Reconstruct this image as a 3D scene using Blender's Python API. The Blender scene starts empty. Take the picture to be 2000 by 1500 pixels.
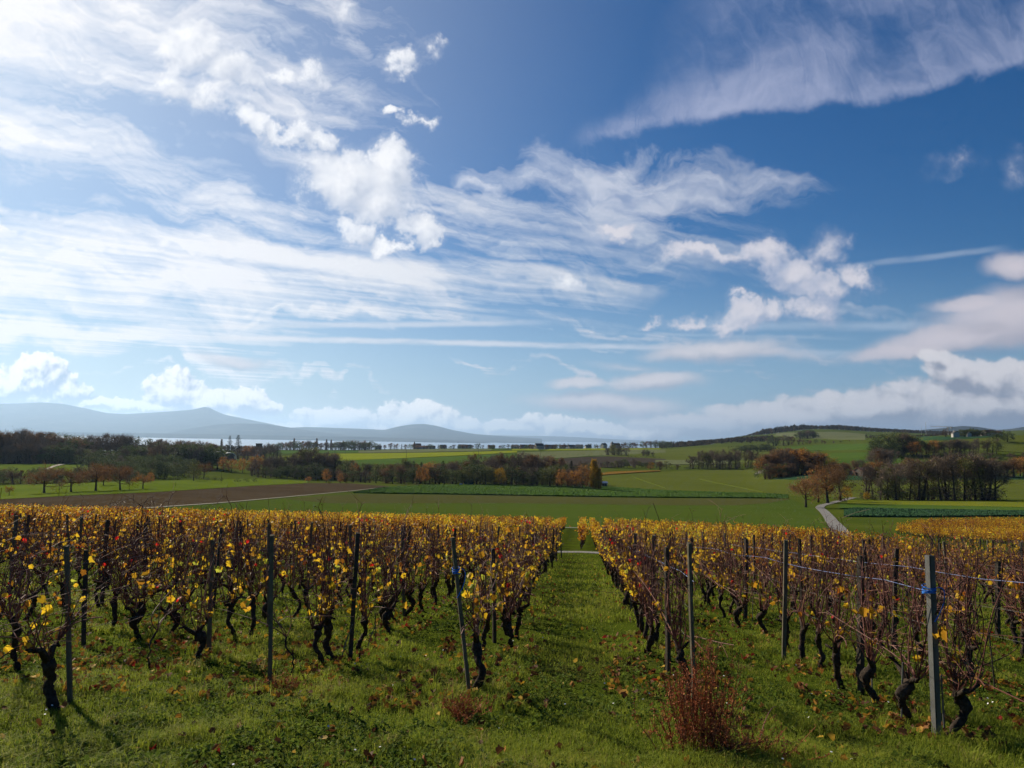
import bpy, math, random
import numpy as np
from mathutils import Vector, Matrix

R_ = math.radians
scene = bpy.context.scene
col = scene.collection
rng = np.random.default_rng(7)
random.seed(7)

# ------------------------------------------------------------------ camera
FOC = 1444.0                       # focal length in photo pixels (2000 wide)
YAW, PITCH, ROLL = R_(5.77), math.atan(107/FOC), R_(0.974)
EYE = 1.77
f0 = np.array([-math.sin(YAW), math.cos(YAW), 0.0])
r0 = np.array([math.cos(YAW), math.sin(YAW), 0.0])
zz = np.array([0.0, 0.0, 1.0])
cf = f0*math.cos(PITCH) + zz*math.sin(PITCH)
cu0 = -f0*math.sin(PITCH) + zz*math.cos(PITCH)
cr = r0*math.cos(ROLL) + cu0*math.sin(ROLL)
cu = cu0*math.cos(ROLL) - r0*math.sin(ROLL)
cam_data = bpy.data.cameras.new('camera')
cam = bpy.data.objects.new('camera', cam_data); col.objects.link(cam)
cam_data.sensor_width = 36.0
cam_data.lens = 36.0*FOC/2000.0
cam_data.clip_start = 0.05
cam_data.clip_end = 120000.0
cam.matrix_world = Matrix(((cr[0], cu[0], -cf[0], 0), (cr[1], cu[1], -cf[1], 0),
                           (cr[2], cu[2], -cf[2], EYE), (0, 0, 0, 1)))
scene.camera = cam

def ray(px, py):
    px = np.asarray(px, float); py = np.asarray(py, float)
    return (cf + cr*((px-1000)/FOC)[..., None] + cu*((750-py)/FOC)[..., None])

def hor(px): return 857 + 0.017*(px-1000)

# ------------------------------------------------------------------ render / exposure
scene.view_settings.view_transform = 'Standard'
scene.view_settings.look = 'None'
scene.view_settings.gamma = 1.0
scene.view_settings.exposure = 0.46
try:
    c = scene.cycles
    c.use_denoising = True
    c.max_bounces = 6; c.diffuse_bounces = 2; c.glossy_bounces = 2
    c.transmission_bounces = 4; c.transparent_max_bounces = 8; c.volume_bounces = 0
    c.use_adaptive_sampling = True; c.adaptive_threshold = 0.02; c.adaptive_min_samples = 12
    c.sample_clamp_indirect = 4.0
    c.caustics_reflective = False; c.caustics_refractive = False
except Exception:
    pass

# ------------------------------------------------------------------ sun
SUN_AZ, SUN_EL = R_(-43), R_(29.5)      # azimuth from the view axis (left negative)
sun_dir = (f0*math.cos(SUN_AZ) + r0*math.sin(SUN_AZ))*math.cos(SUN_EL) + zz*math.sin(SUN_EL)
sl = bpy.data.lights.new('sun', 'SUN'); sl.energy = 5.0; sl.angle = R_(0.53); sl.color = (1.0, 0.88, 0.69)
sun = bpy.data.objects.new('sun', sl); col.objects.link(sun)
sun.rotation_euler = Vector(sun_dir).to_track_quat('Z', 'Y').to_euler()
SKY_SAT, SKY_VAL, SKY_TINT, LOW_MIX = 1.50, 0.68, (0.60, 0.84, 1.02), 0.70
HAZE_COL, HAZE_D = (.46, .68, 1.0), 3.7e-5
SKY_GAIN = 0.73
# ------------------------------------------------------------------ sky: Nishita plus cloud layers laid out by sky direction
world = bpy.data.worlds.new('World'); scene.world = world
world.use_nodes = True
try: world.cycles.sampling_method = 'MANUAL'; world.cycles.sample_map_resolution = 512
except Exception: pass
wt = world.node_tree; WN = wt.nodes; WL = wt.links
for n in list(WN): WN.remove(n)
SKY_STR = 0.1

def put(sock, v):
    if v is None: return
    if hasattr(v, 'is_output') or isinstance(v, bpy.types.NodeSocket): WL.new(v, sock)
    else: sock.default_value = v
def wm(op, a, b=None, c=None, clamp=False):
    n = WN.new('ShaderNodeMath'); n.operation = op; n.use_clamp = clamp
    put(n.inputs[0], a); put(n.inputs[1], b)
    if c is not None: put(n.inputs[2], c)
    return n.outputs[0]
def wv(op, a, b=None, s=None):
    n = WN.new('ShaderNodeVectorMath'); n.operation = op
    put(n.inputs[0], a)
    if b is not None: put(n.inputs[1], b)
    if s is not None: put(n.inputs['Scale'], s)
    return n.outputs['Value'] if op in ('DOT_PRODUCT', 'LENGTH') else n.outputs[0]
def smooth(v, lo, hi, t0=0.0, t1=1.0, kind='SMOOTHSTEP'):
    n = WN.new('ShaderNodeMapRange'); n.interpolation_type = kind; n.clamp = True
    put(n.inputs[0], v); put(n.inputs[1], lo); put(n.inputs[2], hi); put(n.inputs[3], t0); put(n.inputs[4], t1)
    return n.outputs[0]
def wnoise(vec, scale, detail=6, rough=0.55, dist=0.0, color=False):
    n = WN.new('ShaderNodeTexNoise'); n.noise_dimensions = '2D'
    put(n.inputs['Vector'], vec)
    n.inputs['Scale'].default_value = scale; n.inputs['Detail'].default_value = detail
    n.inputs['Roughness'].default_value = rough; n.inputs['Distortion'].default_value = dist
    return n.outputs['Color'] if color else n.outputs[0]
def wmap(vec, loc=(0, 0), rot=0.0, scale=(1, 1), kind='TEXTURE'):
    n = WN.new('ShaderNodeMapping'); n.vector_type = kind
    put(n.inputs[0], vec)
    n.inputs[1].default_value = (loc[0], loc[1], 0); n.inputs[2].default_value = (0, 0, rot)
    n.inputs[3].default_value = (scale[0], scale[1], 1)
    return n.outputs[0]
def wmix(f, a, b):
    n = WN.new('ShaderNodeMix'); n.data_type = 'RGBA'; n.clamp_factor = True
    put(n.inputs[0], f); put(n.inputs[6], a); put(n.inputs[7], b)
    return n.outputs[2]
def skypt(px, py):
    d = ray(px, py); w = float(d @ f0)
    return float(d @ r0)/w, float(d[2])/w
def blob(vec, px, py, rx, ry, rise=0.0, w=1.0):
    """soft ellipse round one sky direction (sizes in photo pixels, rise in degrees up to the right)"""
    m = wmap(vec, skypt(px, py), R_(rise)-ROLL, (rx/FOC, ry/FOC))
    g = WN.new('ShaderNodeTexGradient'); g.gradient_type = 'SPHERICAL'
    WL.new(m, g.inputs[0])
    o = g.outputs['Fac']
    return o if w == 1.0 else wm('MULTIPLY', o, w)
def union(vec, lst, op='MAXIMUM'):
    acc = None
    for b in lst:
        o = blob(vec, *b)
        acc = o if acc is None else wm(op, acc, o)
    return acc

tc = WN.new('ShaderNodeTexCoord')
dirv = tc.outputs['Generated']
da = wv('DOT_PRODUCT', dirv, tuple(r0)); dc = wv('DOT_PRODUCT', dirv, tuple(f0)); dz = wv('DOT_PRODUCT', dirv, (0, 0, 1))
dcc = wm('MAXIMUM', dc, 0.2)
SX = wm('DIVIDE', da, dcc); SZ = wm('DIVIDE', dz, dcc)
cx = WN.new('ShaderNodeCombineXYZ'); put(cx.inputs[0], SX); put(cx.inputs[1], SZ)
SP = cx.outputs[0]
# plan position on a cloud ceiling one unit up
zc = wm('MAXIMUM', dz, 0.03)
cp = WN.new('ShaderNodeCombineXYZ'); put(cp.inputs[0], wm('DIVIDE', da, zc)); put(cp.inputs[1], wm('DIVIDE', dc, zc))
CP = cp.outputs[0]

sky = WN.new('ShaderNodeTexSky'); sky.sky_type = 'NISHITA'; sky.sun_disc = False
sky.sun_elevation = SUN_EL
sky.sun_rotation = -(YAW) + SUN_AZ
sky.altitude = 480; sky.air_density = 1.0; sky.dust_density = 0.6; sky.ozone_density = 2.0
hs = WN.new('ShaderNodeHueSaturation'); hs.inputs['Saturation'].default_value = SKY_SAT; hs.inputs['Value'].default_value = SKY_VAL
WL.new(sky.outputs[0], hs.inputs['Color'])
gm = WN.new('ShaderNodeMix'); gm.data_type = 'RGBA'; gm.blend_type = 'MULTIPLY'
gm.inputs[0].default_value = 1.0
WL.new(hs.outputs[0], gm.inputs[6]); gm.inputs[7].default_value = SKY_TINT + (1,)
base = gm.outputs[2]
def K(r, g, b): return (r/SKY_STR, g/SKY_STR, b/SKY_STR, 1)

# closeness to the sun: thin cloud there scatters more light forward
sd = wv('DOT_PRODUCT', dirv, tuple(sun_dir))
near_sun = smooth(sd, 0.45, 1.0, 0, 1)
thin_col = wmix(near_sun, K(.46, .52, .63), K(.97, .95, .96))
puff_col = wmix(smooth(sd, 0.3, 0.9), K(.56, .53, .60), K(.93, .92, .95))

# --- warps
w1 = wv('SUBTRACT', wnoise(SP, 5.0, 5, .55, color=True), (.5, .5, .5))
SPw = wv('ADD', SP, wv('SCALE', w1, s=0.16))
w2 = wv('SUBTRACT', wnoise(SP, 13.0, 8, .62, color=True), (.5, .5, .5))
SPc = wv('ADD', SP, wv('SCALE', w2, s=0.085))
SPl = wv('ADD', wv('ADD', SP, wv('SCALE', w2, s=0.022)), wv('SCALE', w1, s=.02))

# --- 1. fibrous high sheet, left half, drawn out towards the far right
streak = wnoise(wmap(wv('ADD', CP, wv('SCALE', w1, s=0.5)), (0, 0), R_(33), (3.0, 0.7)), 1.0, 8, .54, 0.1)
fine = wnoise(wmap(wv('ADD', CP, wv('SCALE', w1, s=0.5)), (0, 0), R_(30), (2.2, 0.22)), 1.2, 6, .55)
cover = union(SPw, [
    (-100, 490, 760, 150, -5, 1.25), (330, 560, 560, 120, -5, 1.0), (760, 560, 480, 95, -2, .72), (1080, 525, 520, 110, 2, .62), (900, 420, 330, 170, -12, .52), (1330, 520, 360, 70, 2, .42),
    (-120, 0, 660, 340, -12, 1.2), (60, 250, 580, 100, -15, .9), (330, 60, 560, 140, -22, .74), (180, 150, 420, 90, -14, .8), (520, 430, 420, 75, -14, .8), (250, 355, 420, 60, -12, .55), (560, 200, 440, 140, -24, .58), (650, 60, 330, 100, -28, .46), (480, 500, 520, 55, -9, .95),
    (60, 645, 640, 60, 0, 1.15), (560, 622, 520, 26, 1, .85), (1180, 440, 520, 150, -4, .46), (800, 300, 360, 170, -22, .38),
    (400, 708, 250, 26, -3, .9), (560, 730, 280, 10, -2, .55), (980, 714, 120, 8, 0, .5), (330, 752, 260, 9, 1, .55), (1500, 640, 420, 22, 1, .55), (1180, 620, 240, 16, -4, .5), (1600, 692, 240, 14, -2, .5), (1150, 725, 220, 12, -3, .55), (1500, 560, 400, 60, 2, .22), (1480, 735, 240, 10, 0, .4), (760, 780, 120, 8, 0, .35), (1220, 655, 300, 8, 0, .4),
], 'MAXIMUM')
cir = wm('ADD', wm('MULTIPLY', wm('SUBTRACT', streak, .5), 2.2), wm('MULTIPLY', wm('SUBTRACT', fine, .5), 0.9))
fib = wnoise(wmap(wv('ADD', SP, wv('SCALE', w1, s=0.13)), (0, 0), R_(-15), (1.0, .15)), 5.5, 9, .62, .1)
cir = wm('ADD', cir, wm('MULTIPLY', wm('SUBTRACT', fib, .5), 1.5))
cir_d = smooth(wm('ADD', wm('MULTIPLY', cover, 1.2), wm('MULTIPLY', cir, smooth(cover, 0, .4))), 0.14, 1.08, 0, .96, 'LINEAR')

# --- 2. the long feathered streamer, upper right: sharp lower edge, combed upward
fc = WN.new('ShaderNodeFloatCurve')
cv = fc.mapping.curves[0]
S0, S1 = skypt(1000, 300)[0], skypt(2300, 300)[0]
ev = [(1000, 322), (1090, 306), (1170, 285), (1230, 268), (1330, 254), (1450, 232), (1580, 219), (1720, 207), (1860, 175), (2000, 142), (2300, 60)]
pts = [((skypt(x, y)[0]-S0)/(S1-S0), skypt(x, y)[1]) for x, y in ev]
fc.mapping.use_clip = False
while len(cv.points) < len(pts): cv.points.new(.5, .5)
for p_, (a_, b_) in zip(cv.points, pts): p_.location = (min(max(a_, 0), 1), b_)
fc.mapping.update()
ex = wm('DIVIDE', wm('SUBTRACT', SX, S0), S1-S0)
put(fc.inputs['Value'], wm('MINIMUM', wm('MAXIMUM', ex, 0), 1))
efine = wm('MULTIPLY', wm('SUBTRACT', wnoise(SP, 20, 8, .64), .5), 0.034)
above = wm('ADD', wm('SUBTRACT', SZ, fc.outputs[0]), efine)
comb = wnoise(wmap(wv('ADD', SP, wv('SCALE', w1, s=0.10)), (0, 0), R_(20), (.38, 1.0)), 10.0, 10, .7, .9)
patch = wnoise(wmap(SPw, (0, 0), R_(14), (1.6, 1.0)), 5.5, 6, .55)
edge = smooth(above, 0.0, 0.022)
fade = wm('SUBTRACT', 1.0, smooth(above, 0.0, wm('ADD', .035, wm('MULTIPLY', smooth(SX, skypt(1180, 300)[0], skypt(1420, 200)[0]), .42))))
xin = wm('MULTIPLY', smooth(wm('SUBTRACT', SX, wm('MULTIPLY', above, .25)), skypt(1090, 300)[0], skypt(1200, 300)[0]), 1.0)
xin2 = smooth(SX, skypt(1190, 300)[0], skypt(1540, 300)[0])
fx = smooth(above, .015, .12)
xin = wm('ADD', wm('MULTIPLY', xin, wm('SUBTRACT', 1.0, fx)), wm('MULTIPLY', xin2, fx))
st_d = wm('MULTIPLY', wm('MULTIPLY', edge, xin), wm('MULTIPLY', fade, smooth(wm('ADD', wm('MULTIPLY', comb, .30), wm('MULTIPLY', patch, 1.0)), .38, .92, .04, 1.0)))
rim = wm('MULTIPLY', wm('MULTIPLY', edge, xin), wm('MULTIPLY', wm('SUBTRACT', 1.0, smooth(above, .004, .05)), smooth(comb, .2, .6, .35, .9)))
st_d = wm('MAXIMUM', wm('MULTIPLY', st_d, .84), wm('MULTIPLY', rim, .82))

# --- 3. ragged fibrous patch below it
rag_m = union(SPw, [(1010, 350, 130, 45, 8), (1130, 335, 200, 70, 6, 1.1), (1290, 335, 260, 62, 2, 1.05), (1270, 390, 220, 95, 4, 1.1), (1430, 345, 240, 52, -4, .95), (1410, 390, 260, 45, 6, .8), (945, 360, 50, 22, 15, .95), (1180, 300, 150, 36, 20, .95), (1230, 440, 240, 50, 0, .6), (1180, 380, 220, 60, 0, .8), (1380, 300, 200, 30, -4, .5)])
rag_n = wnoise(wmap(wv('ADD', SP, wv('SCALE', w1, s=0.16)), (0, 0), R_(-8), (1.5, .7)), 14, 10, .66, .25)
rag_d = smooth(wm('ADD', rag_m, wm('MULTIPLY', wm('SUBTRACT', rag_n, .5), 1.9)), .05, 1.05, 0, .85, 'LINEAR')
rag_d = wm('MULTIPLY', rag_d, smooth(rag_m, 0, .25))

# --- 4. contrail-like straight bands
def band(x0, y0, x1, y1, half, soft=0.35):
    (a0, b0), (a1, b1) = skypt(x0, y0), skypt(x1, y1)
    L = math.hypot(a1-a0, b1-b0); ang = math.atan2(b1-b0, a1-a0)
    m = wmap(wv('ADD', SP, wv('SCALE', w2, s=0.006)), ((a0+a1)/2, (b0+b1)/2), ang, (L/2, half/FOC))
    s = WN.new('ShaderNodeSeparateXYZ'); WL.new(m, s.inputs[0])
    e1 = smooth(wm('ABSOLUTE', s.outputs[0]), 1.0, .55); e2 = smooth(wm('ABSOLUTE', s.outputs[1]), 1.0, soft*.3)
    return wm('MULTIPLY', e1, e2)
bn = wnoise(wmap(SP, (0, 0), 0, (1.0, .25)), 9, 6, .6)
con = wm('MAXIMUM', wm('MAXIMUM', band(240, 655, 1480, 683, 9), wm('MULTIPLY', band(300, 640, 1120, 629, 9), .7)),
         wm('MAXIMUM', wm('MULTIPLY', band(1600, 530, 1990, 480, 10), .42), wm('MULTIPLY', band(1180, 650, 1700, 662, 5), .3)))
con = wm('MAXIMUM', con, wm('MAXIMUM', wm('MULTIPLY', band(1320, 636, 1880, 637, 14), .5), wm('MULTIPLY', band(1250, 682, 1760, 694, 13), .55)))
con = wm('MULTIPLY', con, smooth(bn, .25, .62, .35, 1.0))
con = wm('MULTIPLY', con, .85)

# --- 5. heaped clouds: blobs broken by noise, lit from the upper left
def heap(lst, nscale, namp, lo, hi, off, seed, shade_gain=2.0, warp=None, wisp=.35):
    vec = warp or SPc
    def field(shift, detail):
        v = wv('ADD', vec, (shift[0], shift[1], 0)) if shift else vec
        s_ = shift or (0, 0)
        m = union(v, lst)
        q = wmap(wv('ADD', SP, (s_[0], s_[1], 0)), (seed*3.17, seed*1.7), 0, (1, 1))
        n1 = wnoise(q, nscale, detail, .64 if detail > 5 else .56, .15)
        return wm('ADD', m, wm('MULTIPLY', wm('SUBTRACT', n1, .5), namp)), m
    T1, m = field(None, 9)
    T0, _ = (wm('ADD', m, wm('MULTIPLY', wm('SUBTRACT', wnoise(wmap(SP, (seed*3.17, seed*1.7), 0, (1, 1)), nscale, 4, .55, .15), .5), namp)), m)
    T2, _ = field(off, 4)
    d = wm('ADD', wm('MULTIPLY', smooth(T1, lo, hi), 1-wisp), wm('MULTIPLY', smooth(T1, lo-.28, hi+.25, 0, 1, 'LINEAR'), wisp))
    d = wm('MULTIPLY', d, smooth(m, 0, .14))
    sh = wm('ADD', .40, wm('MULTIPLY', wm('SUBTRACT', T0, T2), shade_gain), clamp=True)
    return d, sh, m
mid_d, mid_s, mid_m = heap([
    (385, 92, 80, 62, 20), (440, 135, 85, 55, -30, .95), (335, 112, 70, 40, 0, .7), (480, 160, 60, 50, -50, .8), (420, 180, 90, 50, 0, .55), (330, 160, 70, 60, 0, .5),
    (500, 238, 60, 38, -20), (575, 262, 105, 42, -14), (620, 280, 60, 40, 0),
    (690, 350, 160, 80, -8), (760, 330, 80, 70, -20), (735, 395, 130, 75, -25), (820, 440, 80, 62, -40), (705, 450, 70, 50, -20, .8), (760, 486, 55, 24, -8, .9), (850, 468, 45, 28, -30),
    (600, 150, 55, 55, 0, .55), (545, 145, 40, 25, -20, .5), (785, 122, 52, 34, -20, .6), (765, 216, 30, 24, 0, .75), (822, 236, 45, 22, -5, .62), (840, 90, 50, 40, 0, .4), (660, 22, 50, 40, 0, .45), 
    (1095, 550, 60, 34, -35, .42),
], 19, 1.15, .16, .52, (-.014, .016), 1.0, 1.15)
mr_d, mr_s, mr_m = heap([
    (1390, 497, 120, 32, -3), (1480, 500, 100, 46, -4), (1545, 528, 90, 40, -12), (1600, 560, 90, 40, -5), (1670, 550, 60, 36, 5), (1600, 500, 80, 60, 30, .5),
    (1475, 610, 95, 44, 12), (1525, 598, 70, 42, 18), (1590, 600, 60, 40, 10, .9), (1345, 625, 60, 24, 10, .7), (1430, 630, 70, 28, 8, .8), (1270, 622, 40, 14, 8, .5), (1190, 452, 75, 24, 2, .95), (1450, 578, 30, 20, 0, .6), (1860, 320, 70, 30, 20, .25), (1985, 330, 60, 60, 0, .25),
], 19, 1.05, .16, .58, (-.014, .016), 2.0, 1.15)
lens_d, lens_s, lens_m = heap([
    (1275, 748, 130, 26, 6), (1130, 750, 75, 15, 2, .9), (1175, 788, 195, 30, 0), (1240, 795, 130, 26, 2, .9), (1420, 684, 190, 30, 3, .8), (1350, 690, 120, 22, 6, .8), (1490, 690, 180, 22, -3, .6), (1230, 720, 120, 14, -4, .4), (460, 706, 120, 20, -6, .7),
], 12, .55, .08, .60, (-.004, .012), 3.0, 1.2, SPl)
big_d, big_s, big_m = heap([
    (2070, 606, 340, 84, 12, 1.1), (1890, 652, 260, 42, 13, 1.0), (1790, 682, 180, 24, 8, .9), (1985, 516, 90, 40, 10, .75), (2260, 590, 300, 120, 10, 1.1), (1900, 598, 120, 26, 8, .85),
], 7, .30, .10, .42, (-.02, .03), 4.0, .9, SPl)
low_d, low_s, low_m = heap([
    (75, 740, 95, 70, 10, 1.2), (10, 764, 90, 50, 0, 1.1), (130, 768, 75, 40, -20), (60, 780, 200, 26, 0, .9), (180, 790, 120, 18, 0, .9),
    (345, 772, 95, 58, 0, 1.15), (400, 786, 100, 44, 0, 1.1), (470, 782, 84, 42, 5, 1.1), (520, 790, 44, 24, 0, .9), (300, 800, 250, 18, 0, .9), (440, 806, 130, 16, -6, .9),
    (570, 826, 60, 18, 0, .8), (655, 822, 130, 40, 0, 1.1), (800, 814, 95, 50, 0, 1.15), (850, 822, 75, 38, 0, 1.1), (905, 832, 65, 26, 0, 1), (990, 838, 100, 24, 0, .95), (1075, 833, 70, 32, 0, 1.05), (1135, 836, 70, 26, 0, .95), (720, 834, 230, 16, 0, .8), (1080, 838, 90, 24, 0, .85), (1180, 842, 130, 24, 0, .8),
], 38, 1.1, .22, .36, (-.005, .008), 5.0, 1.5, SPl, .1)
bank_d, bank_s, bank_m = heap([
    (1822, 700, 52, 24, -20, 1.05), (1860, 730, 85, 50, -35, 1.05), (1930, 752, 130, 55, -20, 1.1), (2010, 750, 120, 60, 0, 1.1), (1900, 800, 330, 72, 0, 1.2), (1700, 800, 300, 60, 6, 1.05), (1540, 815, 300, 42, 4, 1.0), (1400, 828, 260, 30, 2, .9), (1280, 842, 200, 22, 0, .8), (2200, 780, 260, 110, 0, 1.2),
], 24, .95, .12, .36, (-.010, .014), 6.0, 1.25, SPl, .25)

out = base
# milky air low over the horizon and near the sun
lowglow = smooth(SZ, .30, -0.02, 0, 1)
out = wmix(wm('MULTIPLY', lowglow, LOW_MIX), out, wmix(smooth(SX, -.8, .8), K(.50, .62, .76), K(.25, .43, .64)))
gl = smooth(sd, .58, 1.0, 0, 1, 'LINEAR')
out = wmix(wm('MULTIPLY', wm('POWER', gl, 2.4), .30), out, K(.92, .94, .96))
out = wmix(cir_d, out, thin_col)
out = wmix(st_d, out, K(.43, .47, .65))
out = wmix(rag_d, out, wmix(near_sun, K(.50, .54, .66), K(.85, .86, .92)))
out = wmix(con, out, wmix(near_sun, K(.52, .60, .72), K(.88, .86, .88)))
out = wmix(lens_d, out, wmix(lens_s, K(.40, .43, .53), K(.68, .66, .70)))
out = wmix(wm('MULTIPLY', mid_d, .95), out, wmix(mid_s, K(.60, .64, .74), K(1.0, .99, 1.0)))
out = wmix(wm('MULTIPLY', mr_d, .92), out, wmix(mr_s, K(.40, .45, .60), K(.74, .71, .76)))
out = wmix(wm('MULTIPLY', big_d, .95), out, wmix(smooth(big_s, 0, 1), K(.44, .42, .49), K(.66, .61, .66)))
out = wmix(wm('MULTIPLY', bank_d, .95), out, wmix(smooth(bank_s, .05, .9), K(.29, .31, .39), K(.78, .75, .77)))
out = wmix(wm('MULTIPLY', low_d, .95), out, wmix(smooth(low_s, .05, .85), K(.36, .45, .62), K(1.12, 1.08, 1.05)))
# below the horizon: plain dull ground light
out = wmix(smooth(dz, 0.0, -.03), out, K(.10, .11, .08))
bg = WN.new('ShaderNodeBackground'); bg.inputs['Strength'].default_value = SKY_STR*SKY_GAIN
WL.new(out, bg.inputs['Color'])
wo = WN.new('ShaderNodeOutputWorld'); WL.new(bg.outputs[0], wo.inputs['Surface'])

# ================================================================== mesh helpers
def mk_mesh(name, V, groups, mats=(), smooth=False, attrs=None):
    """V (n,3); groups: list of (faces (m,k) array, material index); attrs: face-domain floats"""
    V = np.asarray(V, np.float32)
    me = bpy.data.meshes.new(name)
    groups = [(np.asarray(f, np.int32), m) for f, m in groups if len(f)]
    nl = sum(f.size for f, _ in groups); nf = sum(len(f) for f, _ in groups)
    me.vertices.add(len(V)); me.vertices.foreach_set('co', V.ravel())
    me.loops.add(nl); me.polygons.add(nf)
    lv = np.concatenate([f.ravel() for f, _ in groups]) if groups else np.zeros(0, np.int32)
    tot = np.concatenate([np.full(len(f), f.shape[1], np.int32) for f, _ in groups])
    st = np.concatenate([[0], np.cumsum(tot)[:-1]]).astype(np.int32)
    me.loops.foreach_set('vertex_index', lv)
    me.polygons.foreach_set('loop_start', st)
    mi = np.concatenate([np.full(len(f), m, np.int32) for f, m in groups])
    for m in mats: me.materials.append(m)
    me.polygons.foreach_set('material_index', mi)
    me.polygons.foreach_set('use_smooth', np.full(nf, bool(smooth)))
    for k, a in (attrs or {}).items():
        at = me.attributes.new(k, 'FLOAT', 'FACE'); at.data.foreach_set('value', np.asarray(a, np.float32))
    me.update(calc_edges=True)
    return me

def link(name, data, parent=None, label=None, cat=None, group=None, kind=None, loc=None, rot=None, scale=None):
    o = bpy.data.objects.new(name, data); col.objects.link(o)
    if parent is not None: o.parent = parent
    if label: o['label'] = label
    if cat: o['category'] = cat
    if group: o['group'] = group
    if kind: o['kind'] = kind
    if loc is not None: o.location = loc
    if rot is not None: o.rotation_euler = rot
    if scale is not None: o.scale = scale
    return o

class MB:
    """collects simple solids into one mesh"""
    def __init__(s): s.v = []; s.f = {}; s.n = 0
    def add(s, V, F, tone=0.5):
        V = np.asarray(V, float); F = np.asarray(F, int)
        s.v.append(V); s.f.setdefault(F.shape[1], []).append((F+s.n, np.full(len(F), tone) if np.isscalar(tone) else np.asarray(tone)))
        s.n += len(V)
    def box(s, c, size, rz=0.0, taper=1.0, tone=.5):
        x, y, z = np.asarray(size)/2
        V = np.array([[-x, -y, -z], [x, -y, -z], [x, y, -z], [-x, y, -z], [-x*taper, -y*taper, z], [x*taper, -y*taper, z], [x*taper, y*taper, z], [-x*taper, y*taper, z]])
        ca, sa = math.cos(rz), math.sin(rz)
        V = V @ np.array([[ca, sa, 0], [-sa, ca, 0], [0, 0, 1]]) + np.asarray(c)
        s.add(V, [[3, 2, 1, 0], [4, 5, 6, 7], [0, 1, 5, 4], [1, 2, 6, 5], [2, 3, 7, 6], [3, 0, 4, 7]], tone)
    def tube(s, P, r, sides=6, tone=.5, cap=True, lump=0.0, rg=None):
        P = np.asarray(P, float); n = len(P); r = np.broadcast_to(np.asarray(r, float), (n,))
        T = np.gradient(P, axis=0); T /= np.linalg.norm(T, axis=1, keepdims=True)+1e-9
        ref = np.array([0.31, 0.17, 0.93]) if abs(T[0][2]) < .9 else np.array([1.0, 0.13, 0])
        A = np.cross(T, ref); A /= np.linalg.norm(A, axis=1, keepdims=True)+1e-9
        B = np.cross(T, A)
        th = np.arange(sides)*2*math.pi/sides
        rr = r[:, None]*np.ones(sides)
        if lump and rg is not None: rr = rr*(1+lump*rg.uniform(-1, 1, rr.shape))
        V = P[:, None, :] + rr[..., None]*(np.cos(th)[None, :, None]*A[:, None, :]+np.sin(th)[None, :, None]*B[:, None, :])
        V = V.reshape(-1, 3)
        i = np.arange(n-1)[:, None]*sides; j = np.arange(sides)[None, :]; k = (j+1) % sides
        F = np.stack([i+j, i+k, i+sides+k, i+sides+j], -1).reshape(-1, 4)
        base = s.n
        s.add(V, F, tone)
        if cap and sides > 2:
            c = base+(n-1)*sides+np.arange(sides)[None, :]
            s.f.setdefault(sides, []).append((c, np.full(1, tone)))
            c = base+np.arange(sides)[::-1][None, :]
            s.f.setdefault(sides, []).append((c, np.full(1, tone)))
    def mesh(s, name, mats, smooth=False):
        gr, at = [], []
        for k, L in s.f.items():
            gr.append((np.concatenate([a for a, _ in L]), 0)); at.append(np.concatenate([t for _, t in L]))
        return mk_mesh(name, np.concatenate(s.v), gr, mats, smooth, {'tone': np.concatenate(at)})

# ================================================================== materials
MATS = {}
def ramp(nt, fac, stops):
    n = nt.nodes.new('ShaderNodeValToRGB'); e = n.color_ramp.elements
    while len(e) < len(stops): e.new(.5)
    for q, (p, c) in zip(e, stops): q.position = p; q.color = tuple(c)+(1,)
    nt.links.new(fac, n.inputs[0]); return n.outputs[0]
def new_mat(name):
    m = bpy.data.materials.new(name); m.use_nodes = True
    nt = m.node_tree; b = nt.nodes['Principled BSDF']
    b.inputs['Roughness'].default_value = .85
    b.inputs['Specular IOR Level'].default_value = .25
    MATS[name] = m
    return m, nt, b
def tnoise(nt, vec, scale, detail=4, rough=.55, out=0, dist=0.0):
    n = nt.nodes.new('ShaderNodeTexNoise'); n.inputs['Scale'].default_value = scale
    n.inputs['Detail'].default_value = detail; n.inputs['Roughness'].default_value = rough; n.inputs['Distortion'].default_value = dist
    if vec is not None: nt.links.new(vec, n.inputs['Vector'])
    return n.outputs[out]
def tmath(nt, op, a, b, clamp=False):
    n = nt.nodes.new('ShaderNodeMath'); n.operation = op; n.use_clamp = clamp
    for i, v in enumerate((a, b)):
        if isinstance(v, bpy.types.NodeSocket): nt.links.new(v, n.inputs[i])
        else: n.inputs[i].default_value = v
    return n.outputs[0]
def tmix(nt, f, a, b, mode='MIX'):
    n = nt.nodes.new('ShaderNodeMix'); n.data_type = 'RGBA'; n.blend_type = mode
    for s, v in ((n.inputs[0], f), (n.inputs[6], a), (n.inputs[7], b)):
        if isinstance(v, bpy.types.NodeSocket): nt.links.new(v, s)
        else: s.default_value = v if not isinstance(v, tuple) else tuple(v)[:3]+(1,)
    return n.outputs[2]
def geo_pos(nt):
    return nt.nodes.new('ShaderNodeNewGeometry').outputs['Position']
def scaled(nt, vec, s, rz=0.0):
    n = nt.nodes.new('ShaderNodeMapping'); n.inputs[3].default_value = s; n.inputs[2].default_value = (0, 0, rz)
    nt.links.new(vec, n.inputs[0]); return n.outputs[0]
def bump(nt, b, h, strength, dist=.02):
    n = nt.nodes.new('ShaderNodeBump'); n.inputs['Strength'].default_value = strength; n.inputs['Distance'].default_value = dist
    nt.links.new(h, n.inputs['Height']); nt.links.new(n.outputs[0], b.inputs['Normal'])
def attr(nt, name):
    n = nt.nodes.new('ShaderNodeAttribute'); n.attribute_name = name; return n.outputs['Fac']
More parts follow.
